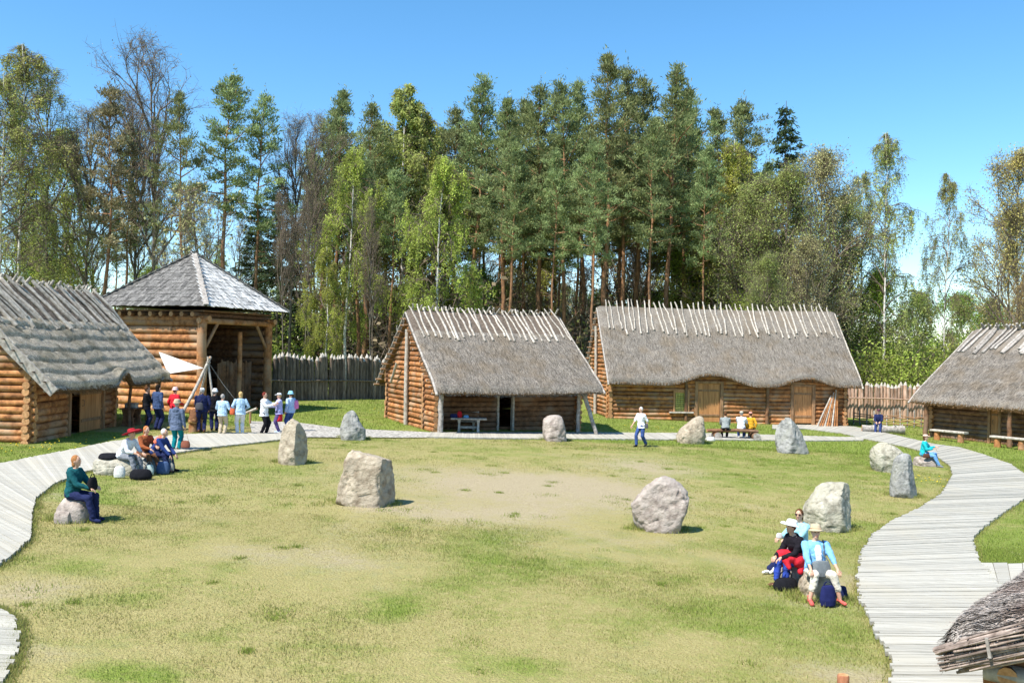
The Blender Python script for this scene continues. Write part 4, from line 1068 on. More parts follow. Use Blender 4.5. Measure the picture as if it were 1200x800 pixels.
stone('rounded pinkish boulder standing before the small hut', (650.5, 516), 0, 6, [(0, 820, 990), (50, 803, 982), (100, 797, 970), (140, 806, 962), (165, 828, 950), (178, 866, 930)], 'st_pink', 4, .8)
stone('broad round boulder with a dark notch, centre of the lawn', (773, 621), 0, 5, [(0, 130, 400), (40, 114, 430), (100, 98, 446), (150, 92, 450), (180, 115, 442), (230, 158, 412), (270, 198, 378), (300, 238, 346), (313, 268, 316)], 'st_pink', 5, .55, 3, planes=((-.1, -1, .15, .7), (-.8, -.3, -.5, .8)))
stone('wedge-shaped pale stone beside the log bench', (809, 518.5), 0, 5, [(0, 368, 522), (40, 360, 531), (80, 384, 530), (110, 418, 526), (140, 458, 520), (153, 480, 510)], 'st_tan', 6, .8)
stone('sharp-peaked grey stone in front of the leaning poles', (929, 530.5), 0, 5, [(0, 965, 1140), (60, 955, 1127), (110, 948, 1106), (160, 962, 1080), (190, 984, 1050), (203, 1004, 1034)], 'st_grey', 7, .7, 4, planes=((.6, -.8, .35, .6), (-.6, -.75, .3, .62)))
stone('squat lumpy boulder behind the upright grey stone', (1036, 551.5), 0, 5.716, [(0, 530, 650), (40, 506, 690), (90, 501, 713), (130, 505, 702), (160, 520, 662), (186, 560, 612)], 'st_lime', 8, .85)
stone('narrow upright grey stone close to the boardwalk bend', (1060, 581.5), 0, 5.716, [(0, 655, 836), (40, 651, 830), (120, 655, 812), (200, 662, 800), (240, 670, 786), (270, 690, 780), (283, 716, 770)], 'st_grey', 9, .75, 4, planes=((.7, -.7, .1, .6),))
stone('large pale squarish boulder behind the three seated women', (971, 619), 0, 5.716, [(0, 100, 376), (50, 80, 391), (120, 77, 399), (170, 94, 393), (220, 128, 391), (270, 158, 386), (295, 188, 375), (309, 222, 340)], 'st_lime', 10, .75, 4, ex=3.0, planes=((.75, -.66, .15, .68), (-.2, -.7, .75, .78)))
SEATG = 'stones used as seats'
def seat_stone(label, pos, w, h, d, mat_, seed, rz=0): return stone(label, (0, 0), 0, pos[1] / FOCAL * 100, [(0, -50 * w, 50 * w), (h * 30, -52 * w, 52 * w), (h * 80, -50 * w, 50 * w), (h * 100, -44 * w, 44 * w)], mat_, seed, d / w, 3, 'seat_stone', 'seat stone', SEATG, .03, rz, 3.6, pos)
g1 = ground(86, 609); seat_stone('stone block under the person in the dark teal jacket', g1 + Vector((.02, .05, 0)), .62, .44, .6, 'st_pink', 31)
g2 = ground(150, 557); seat_stone('long flat stone under the person in the red spiral hat', g2 + Vector((-.35, .25, 0)), 1.3, .40, .6, 'st_lime', 32, .15)
g4 = ground(183, 553); seat_stone('stone under the person in the blue jacket and orange shawl', g4 + Vector((-.05, .25, 0)), .8, .38, .55, 'st_grey', 33)
g20 = ground(1086, 546); seat_stone('low rounded stone under the person in turquoise', g20 + Vector((0, .1, 0)), .85, .36, .6, 'st_pink', 34)
g23 = ground(958, 700); seat_stone('pale stone under the woman in the light blue cardigan', g23 + Vector((.13, .35, 0)), .60, .36, .5, 'st_tan', 35)
g22 = ground(933, 689); seat_stone('stone under the woman in the white hat and black top', g22 + Vector((.22, .42, 0)), .7, .36, .55, 'st_pink', 36)
g21 = ground(925, 672); seat_stone('stone under the woman in sunglasses', g21 + Vector((.42, .72, 0)), .6, .35, .5, 'st_tan', 37)
seat_stone('small rough stone propping up the stone block at left', ground(76, 611), .35, .22, .3, 'st_pink', 38)

# ------------------------------------------------------------------ palisades
def palisade(name, label, p, q, n, h, r, mats, seed, rails=(), tip=.28, off=.2, tilt=.02):
    rng = np.random.default_rng(seed); p = np.array(p, float); q = np.array(q, float); root = empty(name, (p[0], p[1], float(gz(p[0]))), 0, label, 'palisade'); D = q - p
    nrm = np.array([D[1], -D[0]]) / np.linalg.norm(D)
    for i in range(n):
        t = (i + .5) / n; b = D * t + rng.normal(size=2) * .02; zb = float(gz(p[0] + b[0]) - gz(p[0])); hh = h * rng.uniform(.93, 1.04); rr = r * rng.uniform(.88, 1.12); lx = rng.normal() * tilt
        mb = MB(); Z = np.array([-.2, hh * .35, hh * .7, hh - tip]); P = np.stack([b[0] + lx * Z + .01 * rng.normal(size=4), b[1] + 0 * Z, zb + Z], 1); mb.tube(P, rr * np.array([1.05, 1.0, .97, .93]), 9, rng.uniform(.1, .9), 0, False, wob=.03, rng=rng)
        T = np.array([P[-1], P[-1] + [rr * .1, 0, tip * .55], P[-1] + [rr * rng.uniform(-.4, .4), 0, tip]]); mb.tube(T, [rr * .93, rr * .55, rr * .08], 8, rng.uniform(.2, .9), 1, True)
        mb.build('stake', mats, root)
    for z in rails:
        mb = MB(); a = np.linspace(0, 1, 12); P = np.stack([D[0] * a + nrm[0] * (r + off), D[1] * a + nrm[1] * (r + off), np.array([float(gz(p[0] + D[0] * k) - gz(p[0])) for k in a]) + z + .02 * rng.normal(size=12)], 1); mb.tube(P, .05, 7, .6, 0, True, 1); mb.build('rail', mats, root)
    return root
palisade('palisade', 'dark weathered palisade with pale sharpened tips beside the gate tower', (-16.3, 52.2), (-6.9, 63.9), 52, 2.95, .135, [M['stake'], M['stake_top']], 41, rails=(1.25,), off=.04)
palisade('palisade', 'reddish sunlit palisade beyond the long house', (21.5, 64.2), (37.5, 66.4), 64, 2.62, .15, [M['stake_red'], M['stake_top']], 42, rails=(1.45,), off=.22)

# low wattle fence by the far seat
rng = np.random.default_rng(43); a = ground(1000, 497); b = ground(1112, 503); root = empty('wattle_fence', a, 0, 'low rough wattle fence of thin sticks before the reddish palisade', 'fence'); D = b - a
for i in range(15):
    P = D * (i / 14); mb = MB(); h = rng.uniform(.7, 1.25); mb.tube([(P.x, P.y, P.z - .2), (P.x + rng.normal() * .04, P.y, P.z + h)], .045, 6, rng.random()); mb.build('stake', M['greywood'], root)
for i in range(5):
    mb = MB(); t = np.linspace(0, 1, 15); P = np.stack([D.x * t, D.y * t + .045 * np.where((np.arange(15) + i) % 2, 1, -1), D.z * t + .16 + .13 * i + .03 * rng.normal(size=15)], 1); mb.tube(P, .035, 5, rng.random()); mb.build('withy', M['beam'], root)

# ------------------------------------------------------------------ tripod, sail, pole, market table
def stick(name, parent, p, q, r, mat_='pale', seed=0, m2='log_end'):
    rng = np.random.default_rng(seed + 900); p = np.array(p); q = np.array(q); t = np.linspace(0, 1, 7)[:, None]; mb = MB(); mb.tube(p + (q - p) * t + .012 * rng.normal(size=(7, 3)), r * np.linspace(1.1, .85, 7), 8, .6, 0, True, 1, wob=.03, rng=rng); return mb.build(name, [M[mat_], M[m2]], parent)
tb = ground(225, 502); tp = at(244, 424, tb.y); root = empty('tripod', tb, 0, 'tall tripod of pale poles rising among the visitors', 'tripod')
for k, (px, py, ex) in enumerate(((203, 506, (.05, -.3)), (254, 504, (.15, .5)), (226, 497, (.1, .9)))):
    f = ground(px, py); d = (tp - f).normalized(); stick('leg', root, f - tb, tp + d * .25 - tb, .065 if k == 0 else .05, 'pale', k)
mb = MB(); e = ground(277, 500); e = at(277, 470, tb.y + .6); P = [tuple(tp - tb), tuple((tp * .5 + e * .5) - tb - Vector((0, 0, .06))), tuple(e - tb)]; mb.tube(P, .012, 5); mb.build('rope', M['greywood'], root)
mb = MB(); mb.ball(tuple(tp - tb - Vector((0, 0, .02))), (.10, .10, .07), 8, 6); mb.build('lashing', M['greywood'], root)
ca = at(186, 412, 40.9); cb = at(238, 431, 38.8); cc = at(197, 437.5, 40.3); n = 14; V = []; F3 = []
cen = (ca + cb + cc) / 3; idx = {}
for i in range(n + 1):
    for j in range(n + 1 - i):
        u, v = i / n, j / n; w = 1 - u - v; P = ca * u + cb * v + cc * w; P = P - Vector((0, 0, .9 * u * v * w * 3)); P = P.lerp(cen, .25 * (u * v * (w < .5) * w)); idx[(i, j)] = len(V); V.append(tuple(P - cen))
for i in range(n):
    for j in range(n - i):
        F3.append([idx[(i, j)], idx[(i + 1, j)], idx[(i, j + 1)]])
        if i + j < n - 1: F3.append([idx[(i + 1, j)], idx[(i + 1, j + 1)], idx[(i, j + 1)]])
V = np.array(V); mb = MB(); mb.add(V, np.array(F3)); mb.add(V - [0, 0, .012], np.array(F3)[:, ::-1])
o = mb.build('sail_awning', plain('white_canvas', (.78, .77, .74), .8, .05, 5, .2)); o.location = cen; tag(o, 'white triangular canvas sail stretched from the straw-thatched eave', 'awning')
a = ground(290, 497); root = None; mb = MB(); p = at(286, 484.5, a.y + .3); q = at(301, 478.5, a.y + .1); mb.tube([tuple(p - a), tuple((p + q) / 2 - a), tuple(q - a)], [.05, .055, .06], 8, .7, 0, True, 1)
lv = empty('wooden_lever', a, 0, 'short pale pole sticking out on a forked rest behind the blonde visitor', 'pole'); mb.build('pole', [M['pale'], M['log_end']], lv)
mb = MB(); mid = (p + q) / 2 - a; mb.tube([(mid.x, mid.y, -.1), (mid.x, mid.y, mid.z)], .05, 7); mb.tube([(mid.x - .12, mid.y, mid.z - .02), (mid.x - .03, mid.y, mid.z - .06)], .03, 6); mb.build('rest', M['beam'], lv)

def board_table(name, label, cat, loc, rz, L, W, H, th, leg, mats=('pale', 'pale'), trestle=True, back=None, seatrail=False):
    root = empty(name, loc, rz, label, cat); mb = MB(); n = 3; w = W / n
    for k in range(n): mb.beam((-L / 2 + .006 * k, -W / 2 + w * (k + .5), H - th / 2), (L / 2 - .01 * k, -W / 2 + w * (k + .5), H - th / 2), w - .01, th, .3 + .2 * k)
    mb.build('tabletop' if 'table' in name else 'seat', M[mats[0]], root)
    for sx in (-1, 1):
        mb = MB(); x = sx * (L / 2 - leg); mb.add([(x - .06, -W * .42, 0), (x + .06, -W * .42, 0), (x + .06, W * .42, 0), (x - .06, W * .42, 0), (x - .045, -W * .3, H * .55), (x + .045, -W * .3, H * .55), (x + .045, W * .3, H * .55), (x - .045, W * .3, H * .55), (x - .07, -W * .42, H - th), (x + .07, -W * .42, H - th), (x + .07, W * .42, H - th), (x - .07, W * .42, H - th)],
                     np.array([[3, 2, 1, 0], [0, 1, 5, 4], [1, 2, 6, 5], [2, 3, 7, 6], [3, 0, 4, 7], [4, 5, 9, 8], [5, 6, 10, 9], [6, 7, 11, 10], [7, 4, 8, 11], [8, 9, 10, 11]]), .6, 0, False); mb.build('leg', M[mats[1]], root)
    mb = MB(); mb.beam((-L / 2 + leg, 0, H * .35), (L / 2 - leg, 0, H * .35), .05, .1, .4); mb.build('stretcher', M[mats[1]], root)
    if back:
        for sx in (-1, 1): mb = MB(); mb.beam((sx * (L / 2 - leg), W / 2 + .02, .0), (sx * (L / 2 - leg), W / 2 + .12, back), .09, .06); mb.build('back_post', M[mats[1]], root)
        mb = MB(); mb.beam((-L / 2, W / 2 + .06, back - .12), (L / 2, W / 2 + .06, back - .12), .05, .26, .6); mb.build('backrest', M[mats[0]], root)
    return root
pt = ground(549, 506.5)
board_table('picnic_table', 'pale rustic picnic table in front of the small hut', 'table', pt, .06, 1.62, .62, .66, .07, .38)
board_table('plank_bench', 'pale plank bench with a backrest behind the picnic table', 'bench', ground(540, 503.8) + Vector((0, .15, 0)), .06, 1.65, .38, .44, .06, .25, back=.86)
tz = .66
soft_bag('bag', 'red bag standing on the picnic table', 'bag', pt + Vector((-.42, .05, tz)), (.22, .16, .28), ('red_fabric', (.55, .02, .03)))
soft_bag('bag', 'dark blue bag lying on the picnic table', 'bag', pt + Vector((-.68, .02, tz)), (.34, .2, .17), ('dark_blue_fabric', (.03, .035, .12)), handle=False)
soft_bag('bag', 'small light blue bag on the picnic table', 'bag', pt + Vector((-.12, .02, tz)), (.24, .15, .12), ('sky_fabric', (.16, .38, .66)), handle=False)
# stall table in the porch of the left hut
ml = hf.W3(7.0, -.55, .0); mt = board_table('stall_table', 'small dark stall table in the porch of the straw-thatched hut', 'table', ml, math.pi / 2, 1.1, .6, .72, .05, .2, ('log_dark', 'log_dark'))
mb = MB(); mb.beam((-.22, 0, .09), (.22, 0, .09), .3, .18, .5); mb.beam((-.24, 0, .185), (.24, 0, .185), .33, .025, .6); o = mb.build('box', M['pale']); o.location = ml + Vector((0, -.05, .72)); tag(o, 'pale lidded box on the porch stall table', 'box')
mb = MB(); loft(mb, [(Vector((0, 0, 0)), .13, .13), (Vector((0, 0, .15)), .19, .19), (Vector((0, 0, .32)), .17, .17), (Vector((0, 0, .36)), .18, .18)], (1, 0, 0), 14); o = mb.build('wicker_basket', M['beam']); o.location = hf.W3(8.0, -.9, 0); tag(o, 'brown wicker basket on the ground by the porch stall table', 'basket')
# benches along the right hut
for lab, pa, pb in (('thick plank bench at the corner of the right-hand hut', (1093, 505), (1133, 508)), ('thick plank bench right of the hut door, cut by the frame', (1163, 512), (1205, 520))):
    a0, _ = hr.hit(*pa, -1.7); a1, _ = hr.hit(*pb, -1.7); L = max(1.8, a1 - a0); root = empty('plank_bench', hr.W3(a0 + L / 2, -1.75, 0), hr.th, lab, 'bench'); root.location.z = float(gz(root.location.x))
    mb = MB(); mb.beam((-L / 2, 0, .52), (L / 2, 0, .53), .42, .10, .7, bev=.2); mb.build('seat', M['pale'], root)
    for sx in (-1, 1): mb = MB(); mb.tube([(sx * (L / 2 - .3), 0, -.1), (sx * (L / 2 - .3), 0, .47)], [.17, .15], 11, .6, 0, True, 1, wob=.03, rng=rng); mb.build('leg', [M['log'], M['log_end']], root)
# log bench with the three people
lb = ground(858, 514); root = empty('log_bench', lb, .03, 'split log bench on two round log ends, three people sitting on it', 'bench')
mb = MB(); t = np.linspace(-1.25, 1.25, 8); mb.tube(np.stack([t, .02 * np.sin(t * 3), .40 + .015 * np.cos(t * 2)], 1), [.19, .2, .2, .19, .19, .2, .19, .17], 10, .5, 0, True, 1, squash=.42, wob=.05, rng=rng); mb.build('seat', [M['log_dark'], M['log_end']], root)
for x in (-.8, 1.1): mb = MB(); mb.tube([(x, -.42, .16), (x + .03, .35, .16)], .18, 12, .5, 0, True, 1, wob=.03, rng=rng); mb.build('support', [M['log_dark'], M['greywood']], root)
# log seat at the far right
fl = ground(1036, 507.5); root = empty('fallen_log', fl, -.25, 'fallen log used as a seat in front of the wattle fence', 'log'); mb = MB(); t = np.linspace(-1.2, 1.1, 7); mb.tube(np.stack([t, 0 * t, .24 + 0 * t], 1), .21 + .02 * rng.normal(size=7), 11, .5, 0, True, 1, wob=.05, rng=rng); mb.build('trunk', [M['greywood'], M['log_end']], root)
for x, y, z in ((.5, -.2, .5), (.9, .1, .55)): mb = MB(); mb.tube([(x, 0, .3), (x + .1, y, z)], [.06, .03], 6); mb.build('branch_stub', M['greywood'], root)
# poles leaning against the long house
for k in range(9):
    rr = np.random.default_rng(60 + k); a0, _ = hl.hit(955 + k * 3.4, 495, -.9); a1, _ = hl.hit(973 + k * 1.1, 460, -.2); f = hl.W3(a0, -1.15 + .05 * k, 0); f.z = float(gz(f.x)); tpp = hl.W3(a1, -.34 + .02 * k, 1.55 + .06 * k)
    mb = MB(); mb.tube([tuple(Vector((0, 0, -.05))), tuple((tpp - f) / 2), tuple(tpp - f)], [.055, .05, .042], 7, rr.uniform(.3, .9), 0, True, 1); o = mb.build('leaning_pole', [M['log'] if k % 3 else M['pale'], M['log_end']]); o.location = f
    tag(o, 'peeled wooden pole leaning with others against the long house beside its right door', 'pole', 'poles leaning on the long house')
# small reddish post at the lower edge
pp = ground(988, 806); o = MB(); r6 = np.random.default_rng(3); tpz = at(988, 790, pp.y).z - pp.z; o.tube([(0, 0, -.2), (0, 0, tpz * .5), (0, 0, tpz - .02), (0, 0, tpz)], [.075, .07, .072, .06], 12, .6, 0, True, 1, wob=.02, rng=r6); o = o.build('wooden_post', [material('terracotta_red_wood', (.26, .10, .05), (.44, .20, .11), (9, 9, 4), tone=.3), M['log_end']]); o.location = pp; tag(o, 'short reddish post in the grass at the bottom edge', 'post')
# ------------------------------------------------------------------ the visitors
PI = math.pi
TEAL = ('teal_fleece', (.012, .085, .095)); NAVY = ('navy_cloth', (.018, .024, .075)); DENIM = ('denim', (.045, .085, .24)); WHITE = ('white_cotton', (.74, .74, .76)); BLACK = ('black_cloth', (.012, .012, .015)); GREY = ('grey_cloth', (.20, .21, .23)); BEIGE = ('beige_cloth', (.46, .38, .27)); RED = ('red_cloth', (.58, .025, .04))
SKY_ = ('sky_blue_cloth', (.22, .45, .75)); LIGHT = ('pale_blue_cloth', (.55, .68, .82)); BROWN = ('brown_cloth', (.17, .08, .04)); SLATE = ('slate_cloth', (.11, .14, .21)); BLUE = ('blue_cloth', (.03, .055, .19)); CREAM = ('cream_cloth', (.66, .60, .48)); LILAC = ('lilac_cloth', (.42, .42, .72))
HG = ('ginger_hair', (.36, .16, .06)); HW = ('white_hair', (.62, .60, .57)); HGR = ('grey_hair', (.33, .31, .29)); HD = ('dark_hair', (.02, .014, .01)); HBL = ('blonde_hair', (.58, .38, .16)); HBR = ('brown_hair', (.10, .045, .02)); HRD = ('auburn_hair', (.17, .035, .025))
def J2(f): return lambda *a: f
def gp_(px, py): return ground(px, py)
VG = 'visitors standing by the gate tower'; SG = 'visitors resting on the stones'

# seated at the left
p = ground(88, 609); r, J = person('person in a dark teal hooded jacket sitting alone on a stone block', (p.x, p.y - .02, p.z), R_(84), 1.64, sit=.45, lean=.10, top=('teal_fleece', TEAL[1]), hood=True, bottom=NAVY, shoes=NAVY, hair=HG, hairlen=.03, wr=((-.10, -.36, .68), (.10, -.36, .70)), an=((-.10, -.46, .085), (.10, -.40, .085)), look=(0, .12), group=SG)
b = J['wr'][0].lerp(J['wr'][1], .5); soft_bag('handbag', 'black handbag held on the lap of the person in dark teal', 'bag', b + Vector((.0, 0, -.07)), (.26, .18, .26), BLACK, R_(84))
p = ground(143, 556) + Vector((0, .1, 0)); r, J = person('person in a red spiral sun hat and white top, bent forward', p, R_(72), 1.66, sit=.42, lean=.55, top=('white_cotton', WHITE[1], 'blouse'), sleeve=.8, bottom=GREY, shoes=BLACK, hair=HGR, hat=('wide', 'red_straw', (.36, .02, .03), ('black_band', (.03, .01, .012))), wr=((-.12, -.52, .58), (.12, -.50, .60)), look=(0, .25), group=SG)
p = ground(163, 553) + Vector((0, .3, 0)); person('person in a rust brown jacket sitting beside the red spiral hat', p, R_(60), 1.60, sit=.42, lean=.25, top=('rust_cloth', (.30, .09, .035)), bottom=BROWN, shoes=BROWN, hair=('copper_hair', (.45, .17, .06)), hairlen=.02, wr=((-.12, -.40, .64), (.10, -.38, .70)), group=SG)
p = ground(180, 552) + Vector((0, .1, 0)); r, J = person('grey-haired person in a blue jacket leaning forward under an orange shawl', p, R_(80), 1.64, sit=.42, lean=.60, top=('blue_cloth', BLUE[1]), bottom=NAVY, shoes=BLACK, hair=HW, wr=((-.14, -.55, .42), (.14, -.52, .46)), look=(0, .2), group=SG)
g = MB(); T = J['T']; inv = r.matrix_basis.inverted(); sd = (inv.to_3x3() @ J['sd'])
loft(g, [(inv @ T(.30, -.04), .19, .13), (inv @ T(.40, -.03), .20, .13), (inv @ T(.48, -.03), .17, .11), (inv @ T(.53, -.02), .09, .085)], sd); me = _remesh(g, 'shawl', .014, 3); me.materials.append(cloth('coral_cloth', (.66, .17, .10))); link_mesh('shawl', me, r)
BG = 'bags set down by the resting visitors'
soft_bag('bag', 'black bag on the grass before the red spiral hat', 'bag', ground(165, 561), (.55, .34, .26), BLACK, .2, group=BG)
soft_bag('bag', 'white carrier bag leaning on the long flat stone', 'bag', ground(140, 559.5), (.28, .14, .30), ('white_plastic', (.66, .64, .60)), .3, group=BG)
soft_bag('bag', 'pale grey-green bag between the seated visitors', 'bag', ground(175, 556), (.26, .16, .28), ('sage_fabric', (.36, .44, .42)), -.2, group=BG)
soft_bag('bag', 'blue tote bag with raised handles at the feet of the blue jacket', 'bag', ground(191, 555), (.34, .2, .34), ('slate_blue_fabric', (.06, .10, .20)), .1, group=BG)
soft_bag('bag', 'beige bag beside the blue tote on the grass', 'bag', ground(199, 553), (.22, .16, .26), ('beige_fabric', (.42, .38, .32)), .1, group=BG)
soft_bag('jacket', 'black jacket dropped on the long flat stone', 'jacket', Vector((g2.x - .62, g2.y + .25, g2.z + .40)), (.55, .45, .16), BLACK, .1, False)

# standing group by the tripod
def stand(label, px, py, rz, **k): k.setdefault('build', 1.12); return person(label, ground(px, py), rz, group=k.pop('group', VG), **k)
stand('tall dark-haired person in a dusty blue jacket at the porch post', 184, 504, R_(150), H=1.80, top=('dusty_blue_cloth', (.05, .08, .17)), bottom=NAVY, shoes=BLACK, hair=HD, hairlen=.06, wr=(None, (.2, -.25, 1.15)))
stand('person in a red jacket and pale pink cap half hidden behind the slate coat', 204, 503, R_(150), H=1.68, top=RED, bottom=BLACK, shoes=BLACK, hair=HBR, hat=('bucket', 'pink_cotton', (.66, .46, .44)), wr=((-.2, -.25, 1.0), None))
r, J = stand('person in a slate coat, beige hat and bright teal trousers', 206, 528, R_(172), H=1.66, top=SLATE, tophem=.10, hood=True, bottom=('bright_teal_cloth', (.005, .17, .19)), shoes=('brown_leather', (.10, .05, .03)), hair=HGR, hat=('small', 'straw', (.50, .40, .27)), wr=((-.27, -.05, .80), (.27, -.12, .80)))
hd = J['hand'][0]; soft_bag('handbag', 'woven brown bag hanging from the hand of the slate coat', 'bag', Vector((hd.x + .02, hd.y, hd.z - .62)), (.30, .16, .24), ('woven_brown', (.22, .08, .05)), 0, False, strap=[(hd.x - .10, hd.y, hd.z - .40), (hd.x, hd.y, hd.z), (hd.x + .12, hd.y, hd.z - .40)])
r, J = stand('broad person in a navy jacket and white cap, grey bag on the back', 236, 506.5, R_(200), H=1.74, build=1.2, top=NAVY, collar=1, bottom=NAVY, shoes=BROWN, hair=HGR, hat=('cap', 'white_cap_cotton', (.74, .74, .74)), wr=(None, (.1, -.3, 1.1)))
bk = J['T'](.08, -.20, .10); soft_bag('shoulder_bag', 'dark grey shoulder bag slung on the navy jacket', 'bag', bk - Vector((0, 0, .1)), (.30, .14, .28), ('charcoal_fabric', (.07, .07, .08)), R_(190), False, strap=[tuple(bk + Vector((0, 0, .14))), tuple(J['T'](.35, -.14, .0)), tuple(J['sh'][0] + Vector((0, 0, .06)))])
stand('person in dark clothes and a white sun hat beside the navy jacket', 251, 504.5, R_(200), H=1.68, top=BLACK, bottom=NAVY, shoes=BLACK, hair=HGR, hat=('bucket', 'white_cap_cotton', (.74, .74, .74)), wr=((-.1, -.35, 1.05), None))
stand('grey-haired person in a pale blue shirt and beige trousers', 260, 509.5, R_(172), H=1.58, top=('pale_blue_cloth', (.42, .58, .74), 'shirt'), bottom=BEIGE, shoes=BEIGE, hair=HGR, wr=((-.18, -.22, 1.0), (.16, -.28, 1.05)))
r, J = stand('blonde person in a powder blue top and white trousers', 281, 509, R_(205), H=1.68, build=1.08, top=LIGHT, bottom=('white_trouser_cotton', (.70, .69, .68)), shoes=CREAM, hair=HBL, hairlen=.05, wr=((-.25, -.2, 1.0), (.22, -.2, 1.05)), skirt=None)
bk = J['T'](.02, .12, .26); soft_bag('shoulder_bag', 'orange bag at the side of the blonde visitor', 'bag', ground(272, 507) + Vector((0, 0, .72)), (.22, .14, .32), ('orange_fabric', (.60, .14, .06)), 0, False, strap=[tuple(ground(272, 507) + Vector((0, 0, 1.03))), tuple(J['sh'][1] + Vector((0, 0, .07)))])
stand('auburn-haired person in a white jacket and black trousers, gesturing', 309, 509, R_(80), H=1.68, top=WHITE, tophem=.06, bottom=BLACK, shoes=('brown_leather', (.10, .05, .03)), hair=HRD, wr=((-.15, -.42, 1.18), (.12, -.45, 1.25)), an=((-.09, .05, .085), (.09, -.06, .085)))
stand('person in a lilac shirt with a red jacket tied at the waist', 326.5, 506.5, R_(-75), H=1.60, top=('lilac_cloth', LILAC[1], 'shirt'), bottom=('purple_cloth', (.10, .07, .20)), shoes=LIGHT, hair=HBL, hat=('cap', 'white_cap_cotton', (.74, .74, .74)), skirt=RED, wr=((-.1, -.42, 1.12), (.12, -.40, 1.05)))
r, J = stand('person in a light blue sun hat and pale windbreaker', 340, 505.5, R_(-120), H=1.66, top=('ice_blue_cloth', (.40, .52, .72)), bottom=DENIM, shoes=GREY, hair=HBR, hat=('bucket', 'aqua_cotton', (.26, .55, .68)))
bk = J['T'](.10, -.22, 0); soft_bag('backpack', 'pink backpack worn by the light blue sun hat', 'backpack', J['T'](.06, -.10, -.22), (.26, .16, .36), ('pink_fabric', (.72, .20, .42)), R_(-120), False, strap=[tuple(J['T'](.40, -.12, -.2)), tuple(J['sh'][0] + Vector((0, 0, .07)))])

stand('person in dark clothes standing in the shade of the hut porch', 171, 503, R_(120), H=1.70, top=BLACK, bottom=NAVY, shoes=BLACK, hair=HBR, wr=((-.1, -.35, 1.0), None))
q = ground(226, 506); person('person in a brown coat crouched on a block under the tripod', q, R_(175), 1.62, sit=.34, lean=.45, top=BROWN, bottom=('tan_cloth', (.36, .20, .09)), shoes=BROWN, hair=HBR, wr=((-.15, -.45, .45), (.15, -.45, .45)), group=VG)
bk = MB(); bk.tube([(0, 0, -.05), (0, 0, .3)], [.19, .18], 12, .5, 0, True, 1); bk = bk.build('wooden_block', [M['log'], M['log_end']]); bk.location = q + Vector((0, .06, 0)); tag(bk, 'sawn log block under the crouching person in brown', 'block')
# walking across the front walk
r, J = person('white-haired person in a white T-shirt and jeans walking across the lawn', ground(751, 523), R_(-48), 1.68, lean=.06, top=('white_cotton', WHITE[1], 'shirt'), sleeve=.45, bottom=DENIM, shoes=BLACK, hair=HW, wr=((-.24, -.30, .90), (.24, .10, .84)), an=((-.08, -.20, .085), (.09, .22, .12)))
bk = J['T'](.02, -.04, .24); soft_bag('shoulder_bag', 'small dark bag on a strap across the white T-shirt', 'bag', J['T'](-.10, -.06, .22), (.20, .09, .20), ('charcoal_fabric', (.07, .07, .08)), R_(-48), False, strap=[tuple(J['T'](.08, -.05, .22)), tuple(J['T'](.30, .14, .02)), tuple(J['T'](.50, .02, -.12)), tuple(J['T'](.34, -.14, 0)), tuple(J['T'](.08, -.08, .22))])
# on the log bench, seen from behind
BN = 'people sharing the log bench'
def benchp(label, px, rz, **k): q = ground(px, 514); return person(label, (q.x, q.y + .02, float(gz(q.x))), rz, sit=.46, group=BN, **k)
benchp('hunched person in a grey jacket on the log bench', 850, R_(172), H=1.66, lean=.35, top=('mid_grey_cloth', (.26, .28, .27)), bottom=BLACK, shoes=BLACK, hair=HBR, wr=((-.12, -.42, .62), (.12, -.42, .62)), build=1.1)
benchp('person in a white shirt and pale cap on the log bench', 868.5, R_(165), H=1.70, lean=.08, leanx=0, top=('white_cotton', WHITE[1], 'shirt'), bottom=DENIM, shoes=WHITE, hair=HGR, hat=('cap', 'khaki_cotton', (.52, .46, .36)), wr=((-.20, -.38, .72), (.12, -.40, .66)), build=1.1)
benchp('person in a golden yellow top and pink cap on the log bench', 879, R_(185), H=1.64, lean=.05, top=('yellow_cloth', (.72, .36, .03), 'shirt'), bottom=BLACK, shoes=WHITE, hair=HBR, hat=('cap', 'coral_cotton', (.66, .30, .24)))
soft_bag('bag', 'white and black bag on the grass beside the log bench', 'bag', ground(833, 517), (.40, .22, .22), ('white_plastic', (.66, .64, .60)), .2)
# far seat and right seat
q = ground(1030, 507); person('person in a navy jumper and dark cap sitting on the fallen log', (q.x, q.y + .1, q.z), R_(-25), 1.72, sit=.45, lean=.18, top=NAVY, bottom=('dark_denim', (.03, .05, .15)), shoes=WHITE, hair=HGR, hat=('cap', 'maroon_cotton', (.10, .03, .05)), wr=((-.10, -.38, .64), (.10, -.36, .66)))
r, J = person('person in a turquoise jacket and pale cap on a low stone by the boardwalk', g20 + Vector((-.06, .05, 0)), R_(58), 1.62, sit=.40, lean=.12, top=('turquoise_cloth', (.02, .42, .46)), bottom=('light_denim', (.16, .34, .62)), shoes=GREY, hair=HBR, hairlen=.03, hat=('cap', 'shell_cotton', (.66, .48, .36)), wr=((-.1, -.30, .72), (.12, -.34, .78)), an=((-.06, -.52, .085), (.16, -.44, .10)))
soft_bag('handbag', 'brown bag resting on the low stone beside the turquoise jacket', 'bag', g20 + Vector((-.1, -.19, .36)), (.32, .14, .16), ('brown_leather_bag', (.10, .045, .03)), .2)
